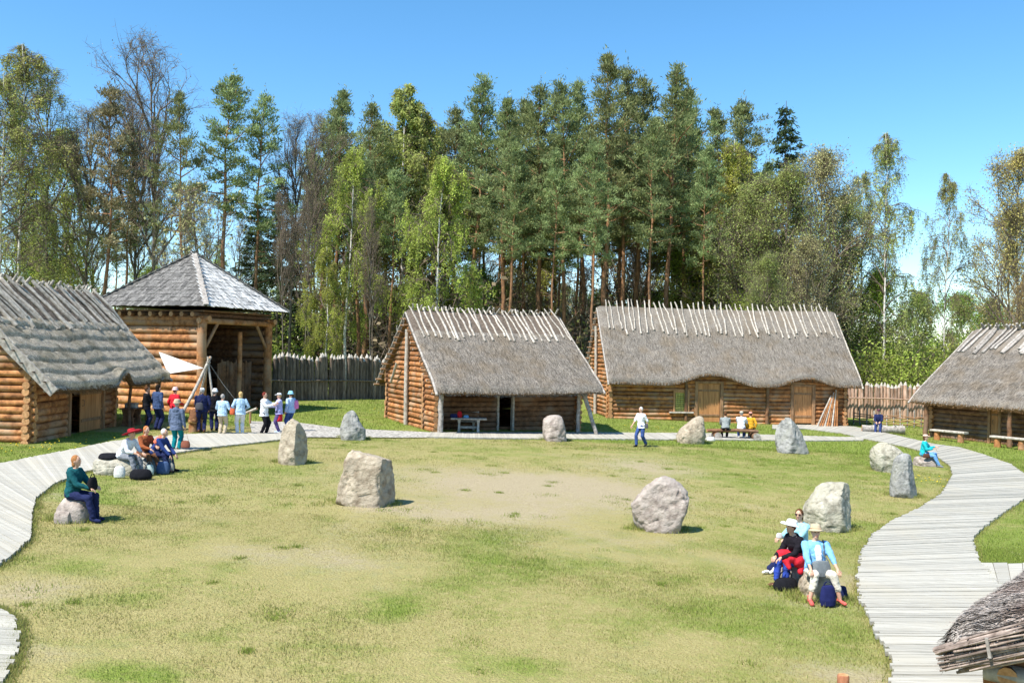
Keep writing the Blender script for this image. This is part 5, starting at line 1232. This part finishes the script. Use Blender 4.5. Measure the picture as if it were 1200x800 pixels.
# three women on the stones at the right
TG = 'women sitting together on the stones'
r, J = person('woman in dark sunglasses and an aqua top with legs stretched out', ground(935, 676) + Vector((.12, .35, 0)), R_(-62), 1.52, sit=.38, lean=.10, top=('aqua_cloth', (.30, .58, .64), 'blouse'), sleeve=.8, bottom=NAVY, shoes=WHITE, hair=HBR, hairlen=.03, glasses=True, wr=((-.12, -.36, .66), (.08, -.36, .68)), an=((-.12, -.62, .10), (.02, -.60, .18)), vox=.011, look=(.5, .02), group=TG)
b = J['wr'][0].lerp(J['wr'][1], .5); soft_bag('pouch', 'small pale cloth pouch held by the woman in sunglasses', 'pouch', b + Vector((-.1, -.05, 0)), (.12, .06, .10), ('pale_linen', (.60, .58, .56)), .2, False)
r, J = person('woman in a wide white hat and black top, bent over her lap', ground(936, 692) + Vector((.10, .35, 0)), R_(-72), 1.52, sit=.38, lean=.42, top=('black_knit', (.014, .012, .016), 'sweater'), bottom=('royal_denim', (.03, .06, .30)), leg=.92, shoes=('brown_sandal', (.14, .07, .04)), hair=HRD, hat=('sun', 'white_straw', (.78, .77, .75)), wr=((-.10, -.38, .52), (.12, -.41, .54)), an=((-.06, -.40, .085), (.12, -.34, .085)), vox=.011, look=(0, .2), group=TG, build=1.08)
rw, Jw = r, J
g = MB(); inv = r.matrix_basis.inverted()
for kk, hp in zip(J['kn'], (-1, 1)):
    k_ = inv @ kk; cap(g, (k_.x, -.02, .50), (k_.x * 1.05, k_.y + .05, .525), .11, .10)
cap(g, (-.12, -.10, .48), (.16, -.14, .48), .12, .12); cap(g, (.17, -.05, .44), (.22, -.12, .30), .08, .05); cap(g, (.12, -.35, .50), (.2, -.33, .38), .07, .04); cap(g, (-.2, -.1, .44), (-.24, -.15, .32), .07, .05)
me = _remesh(g, 'red_jacket', .012, 3); me.materials.append(cloth(*RED)); o = link_mesh('red_jacket', me); o.matrix_world = r.matrix_basis; tag(o, 'red jacket spread over the lap of the white-hatted woman', 'jacket')
r, J = person('woman in a light blue cardigan and straw hat facing the camera', ground(966, 708) + Vector((.0, .40, 0)), R_(4), 1.52, sit=.38, lean=-.02, top=('light_blue_knit', (.20, .44, .72), 'cardigan'), sleeve=.78, inner=('white_blouse', (.76, .74, .74)), bottom=('ivory_cloth', (.62, .57, .47)), leg=.62, shoes=('coral_sandal', (.62, .12, .10)), hair=HBR, hairlen=.0, hat=('small', 'straw', (.62, .50, .34), ('tan_band', (.42, .30, .18))), wr=((-.23, -.35, .50), (.24, -.37, .48)), an=((-.24, -.34, .085), (.25, -.36, .085)), vox=.010, look=(-.15, .05), group=TG, build=1.08, belly=.03)
lap = J['T'](.02, .26, 0); soft_bag('handbag', 'grey shoulder bag on the lap of the woman in light blue', 'bag', lap + Vector((0, 0, -.10)), (.34, .12, .27), ('grey_leather', (.17, .19, .20)), R_(4), False, strap=[tuple(lap + Vector((.13, 0, .15))), tuple(J['T'](.30, .16, .10)), tuple(J['T'](.46, .10, .12)), tuple(J['sh'][1] + Vector((-.04, .0, .075)))])
soft_bag('tote_bag', 'navy tote bag between the feet of the woman in light blue', 'bag', ground(970, 710) + Vector((0, .0, 0)), (.26, .15, .34), ('navy_fabric', (.016, .02, .085)), .1)
soft_bag('bag', 'black bag on the grass under the white-hatted woman', 'bag', ground(921, 694) + Vector((.05, .2, 0)), (.44, .26, .20), BLACK, .3)
soft_bag('bag', 'small dark bag at the heel of the woman in light blue', 'bag', ground(987, 702) + Vector((.02, .1, 0)), (.20, .14, .20), NAVY, .2, False)
# ------------------------------------------------------------------ trees
BARK = dict(
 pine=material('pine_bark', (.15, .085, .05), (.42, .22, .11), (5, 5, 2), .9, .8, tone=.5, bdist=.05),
 grey=material('grey_bark', (.085, .07, .055), (.22, .185, .145), (5, 5, 1.5), .9, .7, tone=.4, bdist=.04),
 twig=material('twig_bark', (.10, .075, .055), (.23, .18, .14), (5, 5, 3), .9, .3, tone=.4),
 birch=material('birch_bark', (.10, .09, .08), (.66, .63, .58), (3, 3, 7), .8, .3, tone=.25, stops=(.34, .44)))
def leafm(name, c, k=.35, tr=.3, tone=.6, orr=.6): return material(name, [x * (1 - k) for x in c], [x * (1 + k) for x in c], (.9, .9, .9), .7, 0, tone=tone, trans=tr, objrand=orr, spec=.15)
LEAF = dict(pine=leafm('pine_needles', (.24, .28, .115), tr=.35), spruce=leafm('spruce_needles', (.055, .085, .034), tr=.2), birch=leafm('young_birch_leaves', (.39, .42, .09), tr=.45), bud=leafm('brown_buds', (.42, .39, .18), tr=.4),
            hedge=leafm('bright_hedge_leaves', (.42, .52, .11), tr=.5), olive=leafm('olive_spring_leaves', (.38, .44, .14), tr=.5), orange=leafm('copper_spring_leaves', (.45, .35, .13), tr=.45), green=leafm('fresh_green_leaves', (.25, .36, .06), tr=.5), sparse=leafm('thin_yellow_green_leaves', (.43, .48, .15), tr=.5), brown=leafm('bare_brown_twigs', (.25, .215, .125), tr=.25))

def trunk_line(rng, H, wander, n=9, lean=0.0):
    z = np.linspace(-.3, H, n); x = np.cumsum(rng.standard_normal(n)) * wander; y = np.cumsum(rng.standard_normal(n)) * wander; x -= x[0]; y -= y[0]
    return np.stack([x + lean * z, y, z], 1)
def on(P, z): return np.array([np.interp(z, P[:, 2], P[:, k]) for k in (0, 1)] + [z])

def pine_meshes(seed, H=27, cs=.5, R=3.0, nl=46, dens=1.0, leaf='pine', stubs=7):
    rng = np.random.default_rng(seed); t = MB(); c = MB(); P = trunk_line(rng, H, .16, 10, rng.uniform(-.015, .015)); r0 = .011 * H * rng.uniform(.75, 1.0)
    k = len(P)
    for i in range(k - 1):
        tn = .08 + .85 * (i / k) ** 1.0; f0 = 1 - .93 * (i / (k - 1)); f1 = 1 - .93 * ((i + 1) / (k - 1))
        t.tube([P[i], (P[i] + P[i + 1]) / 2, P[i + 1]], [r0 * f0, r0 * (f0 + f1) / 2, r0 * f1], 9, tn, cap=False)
    for i in range(stubs):
        z = H * rng.uniform(.2, cs); a = rng.uniform(0, 6.28); L = rng.uniform(.4, 1.6); b = on(P, z); d = np.array([math.cos(a), math.sin(a), rng.uniform(-.2, .3)]); t.tube([b, b + d * L * .6, b + d * L + [0, 0, .1]], [.03, .02, .008], 4, .2, cap=False)
    for i in range(nl):
        u = ((i + rng.random()) / nl); z = H * (cs + (1 - cs) * u ** .9); a = i * 2.4 + rng.uniform(-.5, .5)
        prof = (1 - u) ** .72 * (.5 + .5 * min(1, u * 3.5)) + .07
        L = R * prof * rng.uniform(.45, 1.25); el = -.05 + 1.15 * u ** 1.3 + rng.uniform(-.2, .2); b = on(P, min(z, H - .2)); d = np.array([math.cos(a) * math.cos(el), math.sin(a) * math.cos(el), math.sin(el)])
        q = [b]; dd = d.copy()
        for s_ in range(4): dd = dd + np.array([rng.normal() * .14, rng.normal() * .14, .10 + rng.normal() * .08]); dd /= np.linalg.norm(dd); q.append(q[-1] + dd * L / 4)
        q = np.array(q); t.tube(q, np.linspace(.025 + .012 * L, .008, 5), 5, .55, cap=False)
        nc = int((2.5 + 2.6 * L) * dens)
        for j in range(nc):
            s_ = rng.uniform(.3, 1.04); ii = min(3, int(s_ * 4)); ctr = q[ii] + (q[ii + 1] - q[ii]) * (s_ * 4 - ii) + rng.normal(size=3) * np.array([.26, .26, .15]) * (.5 + .3 * L)
            m = int(rng.uniform(30, 52)); pts = ctr + rng.normal(size=(m, 3)) * np.array([.26, .26, .15]); dirs = (pts - ctr) * 2 + np.array([d[0] * .4, d[1] * .4, .5 + .6 * u]); tn = np.clip(rng.uniform(.2, .8) + .12 * rng.standard_normal(m), 0, 1)
            c.cards(pts, .31, .27, rng, tn, dirs=dirs)
    m = int(70 * dens); c.cards(P[-1] + rng.normal(size=(m, 3)) * [.18, .18, .5], .34, .25, rng, rng.random(m), up=1.2)
    return t.mesh('pine_trunk', BARK['pine']), c.mesh('pine_crown', LEAF[leaf])

def spruce_meshes(seed, H=20, R=2.8, cs=.1, dens=1.0):
    rng = np.random.default_rng(seed); t = MB(); c = MB(); P = trunk_line(rng, H, .04); t.tube(P, np.linspace(.2, .02, len(P)), 8, .3, cap=False); z = H * cs
    while z < H - .3:
        u = (z / H - cs) / (1 - cs); nb = 6
        for k in range(nb):
            a = rng.uniform(0, 6.28); L = (R * (1 - u) ** .85 + .25) * rng.uniform(.65, 1.2); b = on(P, z); q = np.array([b + np.array([math.cos(a), math.sin(a), 0]) * L * s_ + np.array([0, 0, -.28 * L * math.sin(s_ * 2.6) + .12 * L * s_]) for s_ in (0, .35, .7, 1)])
            t.tube(q, [.03, .02, .012, .006], 4, .3, cap=False); m = int((16 + 40 * L) * dens); s_ = np.sqrt(rng.random(m)); pts = np.stack([np.interp(s_, (0, .35, .7, 1), q[:, i]) for i in range(3)], 1) + rng.normal(size=(m, 3)) * [.17, .17, .12]
            pts[:, 2] -= .15 * rng.random(m); c.cards(pts, .30, .3, rng, np.clip(rng.uniform(.2, .8) + .15 * rng.standard_normal(m), 0, 1), dirs=np.tile([math.cos(a), math.sin(a), -.5], (m, 1)))
        z += rng.uniform(.45, .65)
    return t.mesh('spruce_trunk', BARK['grey']), c.mesh('spruce_crown', LEAF['spruce'])

def leafy_meshes(seed, H=18, vase=0.0, R=4, cs=.25, leaf='olive', bark='grey', nb=16, depth=2, lp=18, size=.2, spread=.9, droop=0.0, lean=0.0, tr=.16, twigs=True, fork=False, rise=.7, jit=.35, name='tree', asp=.6, tipn=1.0):
    """trunk with ascending limbs, twice or three times branched; leaves in clumps at the twigs"""
    rng = np.random.default_rng(seed); t = MB(); c = MB(); P = trunk_line(rng, H * .96, .10, 9, lean); t.tube(P, np.linspace(tr, .02, len(P)), 8, .5, cap=False)
    tips = []
    def grow(p, d, L, r, dep):
        q = [p]; dd = d / np.linalg.norm(d); n = 4
        for k in range(n):
            dd = dd + rng.normal(size=3) * .13 + np.array([0, 0, .07 if droop == 0 else .06 - droop * .14 * (k + 1)]); dd /= np.linalg.norm(dd); q.append(q[-1] + dd * L / n)
        q = np.array(q); t.tube(q, np.linspace(r, r * .4, n + 1), 5 if r > .04 else 3, .5, 1 if r < .09 else 0, cap=False)
        if dep == 0: tips.append(q); return
        m = rng.integers(3, 6)
        for k in range(m):
            s_ = rng.uniform(.25, 1.0) if k else 1.0; ii = min(n - 1, int(s_ * n)); b = q[ii] + (q[ii + 1] - q[ii]) * (s_ * n - ii); e = dd if k == 0 else (q[ii + 1] - q[ii]) / np.linalg.norm(q[ii + 1] - q[ii]); sp = rng.normal(size=3); sp -= e * sp.dot(e); sp /= np.linalg.norm(sp)
            grow(b, e + sp * rng.uniform(.35, .95) * spread, L * rng.uniform(.5, .75), r * .5, dep - 1)
    for i in range(nb):
        u = (i + rng.random()) / nb; z = H * (cs + (.95 - cs) * u); a = i * 2.4 + rng.uniform(-.4, .4); prof = (1 - u) ** .7 * (.45 + .55 * min(1, u * 3)) + .10; prof = prof * (1 - vase) + vase * (.55 + .45 * min(1, (1 - u) * 2.2)); L = R * prof * rng.uniform(.7, 1.2) * .62; el = rise + .35 * u
        grow(on(P, z), np.array([math.cos(a) * math.cos(el), math.sin(a) * math.cos(el), math.sin(el)]), L, .016 + .022 * L * tr / .16, depth)
    for q in tips:
        m = int(lp * rng.uniform(.4, 1.5));
        if twigs:
            for _ in range(2):
                b = q[rng.integers(1, len(q))]; d = rng.normal(size=3); d[2] = d[2] * .5 + .4 - droop * 1.2; d /= np.linalg.norm(d); t.tube([b, b + d * .35, b + d * .7 + [0, 0, -.1 * droop]], [.012, .009, .004], 3, .5, 1, cap=False)
        if droop:
            for _ in range(2):
                b = q[rng.integers(1, len(q))]; hl = rng.uniform(.5, 1.9) * droop; dx = rng.normal(size=2) * .22
                st = np.stack([b[0] + dx[0] * np.linspace(0, 1, 4), b[1] + dx[1] * np.linspace(0, 1, 4), b[2] - hl * np.linspace(0, 1, 4) ** 1.4], 1); t.tube(st, [.008, .006, .005, .003], 3, .3, 1, cap=False)
                k = max(1, m // 2); s_ = rng.random(k); pts = np.stack([np.interp(s_, np.linspace(0, 1, 4), st[:, i]) for i in range(3)], 1) + rng.normal(size=(k, 3)) * .10
                c.cards(pts, size, asp, rng, np.clip(rng.uniform(.25, .75) + .15 * rng.standard_normal(k), 0, 1), up=-.8)
        else:
            s_ = rng.random(m) * (len(q) - 1.001); ii = s_.astype(int); pts = q[ii] + (q[np.minimum(ii + 1, len(q) - 1)] - q[ii]) * (s_ - ii)[:, None] + rng.normal(size=(m, 3)) * jit
            c.cards(pts, size, asp, rng, np.clip(rng.uniform(.2, .8) + .15 * rng.standard_normal(m), 0, 1), up=.2)
    return t.mesh(name + '_trunk', [BARK[bark], BARK['twig']]), c.mesh(name + '_crown', LEAF[leaf])

def bush_meshes(seed, R=2, H=3, leaf='green', n=60, lp=60, size=.17, name='bush'):
    rng = np.random.default_rng(seed); t = MB(); c = MB()
    for i in range(n):
        a = rng.uniform(0, 6.28); rr = R * math.sqrt(rng.random()); h = H * math.sqrt(max(.05, 1 - (rr / R) ** 2)) * rng.uniform(.55, 1.1); b = np.array([math.cos(a) * rr * .4, math.sin(a) * rr * .4, -.2]); e = np.array([math.cos(a) * rr, math.sin(a) * rr, h]); mid = (b + e) / 2 + rng.normal(size=3) * .15 * R
        q = np.array([b, mid, e]); t.tube(q, [.03, .018, .006], 4, .5, cap=False)
        for s_ in (.35, .6, .8, 1.0):
            ctr = b * (1 - s_) ** 2 + 2 * mid * s_ * (1 - s_) + e * s_ ** 2; m = int(lp / 4 * rng.uniform(.5, 1.5)); c.cards(ctr + rng.normal(size=(m, 3)) * .26 * max(.6, R / 2.5), size, .6, rng, np.clip(rng.uniform(.2, .8) + .15 * rng.standard_normal(m), 0, 1), up=.3)
            d = rng.normal(size=3) * .5; d[2] = abs(d[2]); t.tube([ctr, ctr + d * .6, ctr + d], [.010, .007, .003], 3, .5, cap=False)
    return t.mesh(name + '_stems', BARK['twig']), c.mesh(name + '_foliage', LEAF[leaf])

KIND = {}
def top_of(ms):
    z = []
    for m in ms:
        a = np.empty(len(m.vertices) * 3, np.float32); m.vertices.foreach_get('co', a); z.append(a[2::3].max())
    return float(max(z)) - .1
def variants(key, fn, count, hs, **kw): KIND[key] = [(ms, top_of(ms)) for ms in (fn(hs + 17 * k, **kw) for k in range(count))]
variants('pine', pine_meshes, 4, 100, H=27, cs=.54, R=4.5, nl=42, dens=.85)
variants('pine_tall', pine_meshes, 3, 180, H=28, cs=.46, R=4.5, nl=50, dens=.85)
variants('pine_thin', pine_meshes, 3, 260, H=25, cs=.62, R=3.0, nl=30, dens=.9)
variants('pine_open', pine_meshes, 2, 330, H=25, cs=.52, R=4.2, nl=36, dens=.75, leaf='pine', stubs=12)
variants('pine_brown', pine_meshes, 1, 350, H=22, cs=.42, R=3.4, nl=40, dens=.8, leaf='brown', stubs=12)
variants('spruce', spruce_meshes, 2, 400, H=19, R=3.0)
variants('spruce_thin', spruce_meshes, 1, 450, H=26, R=2.2, cs=.35)
variants('birch', leafy_meshes, 2, 500, H=19, R=5.6, cs=.26, leaf='birch', bark='birch', nb=26, depth=2, lp=70, size=.15, droop=1.0, rise=.75, name='birch', tr=.15)
variants('birch_orange', leafy_meshes, 1, 540, H=23, R=5.2, cs=.3, leaf='sparse', bark='birch', nb=28, depth=2, lp=60, size=.19, droop=.7, rise=.8, name='birch', tr=.16)
variants('birch_sparse', leafy_meshes, 2, 560, H=22, R=5.6, cs=.2, leaf='sparse', bark='birch', nb=32, depth=2, lp=30, size=.13, droop=.9, rise=.9, name='birch', tr=.11)
variants('bare', leafy_meshes, 3, 600, H=26, R=7.5, cs=.34, vase=.6, leaf='bud', nb=18, depth=3, lp=2.2, size=.12, rise=1.0, name='bare_tree', tr=.2, spread=.8)
variants('bare_low', leafy_meshes, 2, 640, H=9, R=5, cs=.12, leaf='bud', nb=18, depth=2, lp=5, size=.15, rise=.6, name='bare_tree', tr=.10)
variants('olive', leafy_meshes, 2, 700, H=18, R=7.5, cs=.10, leaf='olive', nb=26, depth=3, lp=13, size=.145, rise=.75, name='leafing_tree', tr=.2, jit=.3)
variants('tall_olive', leafy_meshes, 2, 720, H=27, R=7.5, cs=.28, leaf='sparse', nb=22, depth=3, lp=6.5, size=.14, rise=.95, name='leafing_tree', tr=.17, jit=.3, droop=.25, vase=.3)
variants('brownleaf', leafy_meshes, 1, 740, H=18, R=6.5, cs=.2, leaf='bud', nb=24, depth=3, lp=11, size=.14, rise=.8, name='leafing_tree', tr=.2)
variants('orange', leafy_meshes, 2, 760, H=18, R=7.5, cs=.12, leaf='orange', nb=24, depth=3, lp=12, size=.14, rise=.75, name='leafing_tree', tr=.18)
variants('green', leafy_meshes, 2, 800, H=11, R=6.0, cs=.10, leaf='green', nb=24, depth=2, lp=34, size=.17, rise=.7, name='leafing_tree', tr=.13)
variants('bush', bush_meshes, 3, 850, R=2.6, H=3.6, leaf='hedge', n=80, lp=80, size=.14)
variants('bush_olive', bush_meshes, 2, 880, R=2.8, H=4.2, leaf='olive', lp=34)
variants('scrub', bush_meshes, 2, 900, R=2.4, H=4.5, leaf='brown', lp=14, n=80)

NAMES = dict(pine=('pine_tree', 'pine tree'), pine_tall=('pine_tree', 'pine tree'), pine_thin=('pine_tree', 'pine tree'), pine_open=('pine_tree', 'pine tree'), pine_brown=('pine_tree', 'pine tree'), spruce=('spruce_tree', 'spruce tree'), spruce_thin=('spruce_tree', 'spruce tree'),
             birch=('birch_tree', 'birch tree'), birch_orange=('birch_tree', 'birch tree'), birch_sparse=('birch_tree', 'birch tree'), bare=('bare_tree', 'bare tree'), bare_low=('bare_tree', 'bare tree'), olive=('leafing_tree', 'tree'), brownleaf=('leafing_tree', 'tree'), tall_olive=('leafing_tree', 'tree'), orange=('leafing_tree', 'tree'), green=('leafing_tree', 'tree'), bush=('bush', 'bush'), bush_olive=('bush', 'bush'), scrub=('bush', 'bush'))
LOOK = dict(pine='broad-crowned dark pine', pine_tall='pine crowned far down its trunk', pine_thin='slim pine with small high crown', pine_open='pine with an open, gappy crown', pine_brown='brownish thin-crowned pine', spruce='dark dense spruce', spruce_thin='narrow spire-topped spruce',
            birch='drooping bright yellow-green birch', birch_orange='tall amber-tinged birch', birch_sparse='airy thin-leaved birch', bare='tall leafless tree', bare_low='low leafless tree', olive='olive-leaved spreading tree', brownleaf='brown-budded spreading tree', tall_olive='tall thin-leaved olive tree', orange='tree in copper spring leaf', green='tree in fresh green leaf', bush='round bright green bush', bush_olive='olive green bush', scrub='brown leafless shrub')
TREES = []
_use = {}
def tree(key, px, top, Y, rz=None, wide=1.0, H=None, px_from=None):
    """px, top: where the crown tip stands in the photo; Y: distance"""
    vs = KIND[key]; k = _use.get(key, 0); _use[key] = k + 1; (tm, cm), H0 = vs[k % len(vs)]
    P = at(px, top if H is None else 400, Y); z0 = float(gz(P.x)); h = (P.z - z0) if H is None else H; sc = h / H0
    rng = np.random.default_rng(1000 + len(TREES))
    r = empty(NAMES[key][0], (P.x, Y, z0), rng.uniform(0, 6.28) if rz is None else rz); r.scale = (sc * wide, sc * wide, sc)
    ns = ('stems', 'foliage') if NAMES[key][0] == 'bush' else ('trunk', 'crown')
    link_mesh(ns[0], tm, r); link_mesh(ns[1], cm, r)
    TREES.append((key, pix((P.x, Y, z0 + h * .6))[0], Y, r)); return r

# the ones that shape the skyline, from left to right
for a in (('tall_olive', -20, 70, 62), ('birch_sparse', 28, 52, 66, None, 1.2), ('tall_olive', 62, 62, 72, None, .9), ('birch_sparse', 5, 85, 60, None, 1.1), ('birch', 82, 150, 80, None, .9), ('spruce', 45, 190, 84), ('bare', 105, 110, 70), ('pine_brown', 125, 85, 64), ('pine_open', 150, 130, 70, None, .8), ('bare', 188, 34, 66, None, 1.0), ('pine_open', 222, 100, 62, None, .8), ('bare', 165, 90, 72), ('pine', 268, 70, 68, None, 1.0), ('pine_open', 302, 100, 70, None, .9),
          ('bare', 345, 120, 72, None, .9), ('bare', 368, 128, 76, None, .8), ('bare_low', 255, 200, 58, None, .9), ('spruce', 330, 205, 78, None, 1.1), ('spruce', 300, 235, 82, None, 1.2), ('pine_tall', 402, 96, 80), ('pine_tall', 434, 108, 74, None, 1.0), ('birch', 410, 170, 66, None, .78), ('birch', 385, 290, 62, None, .9), ('bare', 335, 215, 64, None, .6), ('bare', 362, 205, 63, None, .55), ('bare', 437, 225, 63, None, .6), ('pine_thin', 452, 190, 66), ('pine_thin', 425, 180, 68), ('birch_orange', 470, 98, 78, None, 1.1), ('birch', 500, 125, 80, None, .9), ('birch', 516, 183, 64, None, .9),
          ('pine_tall', 556, 86, 78), ('pine', 535, 120, 84), ('pine_tall', 592, 108, 74), ('pine', 618, 105, 80), ('pine_tall', 640, 85, 76), ('pine', 668, 82, 74), ('pine_tall', 690, 92, 82), ('pine_tall', 716, 52, 72, None, .95), ('pine_tall', 732, 60, 76, None, .9), ('pine', 748, 85, 80), ('pine_tall', 786, 68, 74, None, 1.0), ('pine', 806, 98, 80), ('pine', 765, 130, 70, None, .9), ('pine', 700, 150, 68, None, .9), ('pine', 600, 160, 70, None, .9), ('pine', 650, 170, 70, None, .85),
          ('pine_tall', 842, 120, 84), ('pine', 872, 106, 88), ('spruce', 918, 120, 80, None, .9), ('pine', 826, 160, 72, None, .8), ('birch', 868, 165, 80, None, 1.0), ('birch', 845, 205, 76, None, 1.0), ('olive', 880, 200, 72, None, 1.0), ('olive', 925, 185, 70, None, .9), ('brownleaf', 965, 162, 72, None, .9), ('olive', 985, 215, 76, None, .8), ('brownleaf', 945, 270, 66, None, .9), ('olive', 900, 290, 66, None, .8),
          ('birch_sparse', 1040, 155, 72, None, .95), ('birch_sparse', 1012, 200, 78, None, .9), ('green', 1030, 300, 74, None, .7), ('birch_sparse', 1108, 202, 74, None, .75), ('orange', 1196, 165, 72, None, .85), ('orange', 1215, 300, 62, None, .9), ('orange', 1185, 240, 86, None, .8), ('green', 1075, 335, 100), ('green', 1130, 330, 104), ('green', 1165, 345, 98)): tree(*a)
for i in range(20):
    tree(('pine', 'pine_tall')[i % 2], 372 + 500 * (i + .5) / 20 + (i * 37 % 11) - 5, 118 + (i * 53 % 60), 84 + (i * 29 % 14), None, 1.1)
for a in (('bare', 440, 235, 74), ('green', 560, 300, 84), ('spruce', 350, 260, 84), ('bush', 1008, 392, 70), ('bush', 1032, 384, 72), ('bush', 1058, 390, 71), ('bush', 1084, 384, 73), ('bush', 1110, 392, 72), ('bush', 1142, 386, 76), ('birch', 620, 260, 92), ('green', 815, 270, 82), ('birch', 800, 215, 88), ('green', 895, 330, 68), ('green', 240, 300, 86), ('green', 180, 300, 90), ('green', 60, 290, 84)): tree(*a, None, 1.1)
# trunks deeper in the wood
rng = np.random.default_rng(77)
for i in range(44):
    px = 360 + (900 - 360) * (i + rng.random()) / 44; key = ('pine_thin', 'pine_thin', 'pine_thin', 'bare')[rng.integers(4)]; tree(key, px, rng.uniform(150, 215), rng.uniform(82, 116), None, rng.uniform(.8, 1.1))
for i in range(16):
    px = -10 + 350 * (i + rng.random()) / 16; key = ('pine_thin', 'bare', 'pine_thin', 'tall_olive')[i % 4]; tree(key, px, rng.uniform(215, 290), rng.uniform(80, 110), None, rng.uniform(.7, 1.0))
for i in range(16):
    tree(('scrub', 'olive', 'bare_low', 'green')[i % 4], 470 + 330 * (i + .5) / 16, 290 + (i * 31 % 60), 92 + (i * 17 % 22), None, 1.3)
# undergrowth one can tell apart
for i in range(40):
    px = 330 + 660 * (i + rng.random()) / 40; key = ('scrub', 'bare_low', 'scrub', 'bush_olive', 'bare_low')[i % 5]; tree(key, px, rng.uniform(270, 365), rng.uniform(76, 108), None, rng.uniform(.9, 1.4))
for i in range(9):
    px = 5 + 320 * (i + rng.random()) / 9; tree(('scrub', 'bush_olive', 'bush')[i % 3], px, rng.uniform(335, 385), rng.uniform(66, 90), None, 1.2)
for a in (('bush', 1010, 385, 78), ('bush', 1045, 372, 82), ('bush', 1080, 388, 80), ('bush', 1105, 380, 84), ('bush', 1130, 395, 78), ('bush_olive', 1155, 375, 86), ('bush', 1190, 380, 86), ('bush', 1025, 405, 74), ('bush', 1060, 408, 74), ('bush_olive', 985, 370, 76)): tree(*a, None, 1.15)

ORD = ['', 'second ', 'third ', 'fourth ', 'fifth ', 'sixth ', 'seventh ', 'eighth ', 'ninth ', 'tenth ', 'eleventh ', 'twelfth ', 'thirteenth ', 'fourteenth ', 'fifteenth ', 'sixteenth ', 'seventeenth ', 'eighteenth ', 'nineteenth ', 'twentieth ']
def zone(x):
    for lim, nm in ((128, 'behind the straw-thatched hut'), (325, 'around the gate tower'), (455, 'behind the dark palisade'), (690, 'behind the small hut'), (905, 'behind the long house'), (1000, 'past the long house'), (1120, 'over the reddish palisade')):
        if x < lim: return nm
    return 'behind the right-hand hut'
GRP = {'pine tree': 'pines of the wood', 'spruce tree': 'spruces of the wood', 'birch tree': 'birches at the edge of the wood', 'bare tree': 'leafless trees of the wood', 'tree': 'broadleaved trees coming into leaf', 'bush': 'bushes below the wood'}
_g = {}
for key, x, Y, r in TREES: _g.setdefault((key, zone(x)), []).append((x, r))
for (key, zn), lst in _g.items():
    lst.sort(key=lambda q: q[0]); n = len(lst)
    for i, (x, r) in enumerate(lst):
        l = LOOK[key] + ' ' + zn
        if n > 1: l = LOOK[key] + ', ' + ('leftmost' if i == 0 else 'rightmost' if i == n - 1 else ORD[i].strip() + ' from left') + ' ' + zn
        tag(r, l, NAMES[key][1], GRP[NAMES[key][1]])
# ------------------------------------------------------------------ camera, sun, sky
cam = bpy.data.cameras.new('camera'); co = bpy.data.objects.new('camera', cam); COL.objects.link(co); SC.camera = co
cam.sensor_width = 36; cam.sensor_fit = 'HORIZONTAL'; cam.lens = FOCAL / 1200 * 36; cam.clip_start = .1; cam.clip_end = 6000
m = Matrix(((_R[0], _U[0], -_F[0]), (_R[1], _U[1], -_F[1]), (_R[2], _U[2], -_F[2]))).to_4x4(); m.translation = Vector((0, 0, EYE)); co.matrix_world = m
EL = R_(56); SUN = Vector((-.74 * math.cos(EL), -.67 * math.cos(EL), math.sin(EL))).normalized()
sl = bpy.data.lights.new('sun', 'SUN'); sl.energy = 5.0; sl.angle = R_(.53); sl.color = (1.0, .955, .88); so = bpy.data.objects.new('sun', sl); COL.objects.link(so); so.rotation_euler = (-SUN).to_track_quat('-Z', 'Y').to_euler()
w = bpy.data.worlds.new('World'); SC.world = w; w.use_nodes = True; N = w.node_tree.nodes; L = w.node_tree.links
bg = N['Background']; sk = N.new('ShaderNodeTexSky'); sk.sky_type = 'NISHITA'; sk.sun_disc = False; sk.sun_elevation = math.asin(SUN.z); sk.sun_rotation = math.atan2(SUN.x, SUN.y); sk.altitude = 50; sk.air_density = .92; sk.dust_density = .05; sk.ozone_density = 3.0
hs = N.new('ShaderNodeHueSaturation'); hs.inputs['Saturation'].default_value = 1.22; hs.inputs['Hue'].default_value = .492; L.new(sk.outputs['Color'], hs.inputs['Color']); L.new(hs.outputs['Color'], bg.inputs['Color']); bg.inputs['Strength'].default_value = .145
SC.view_settings.view_transform = 'Standard'; SC.view_settings.look = 'None'; SC.view_settings.exposure = .74; SC.view_settings.gamma = 1; SC.view_settings.use_curve_mapping = False
SC.cycles.max_bounces = 6; SC.cycles.diffuse_bounces = 3; SC.cycles.transparent_max_bounces = 4; SC.cycles.use_denoising = True
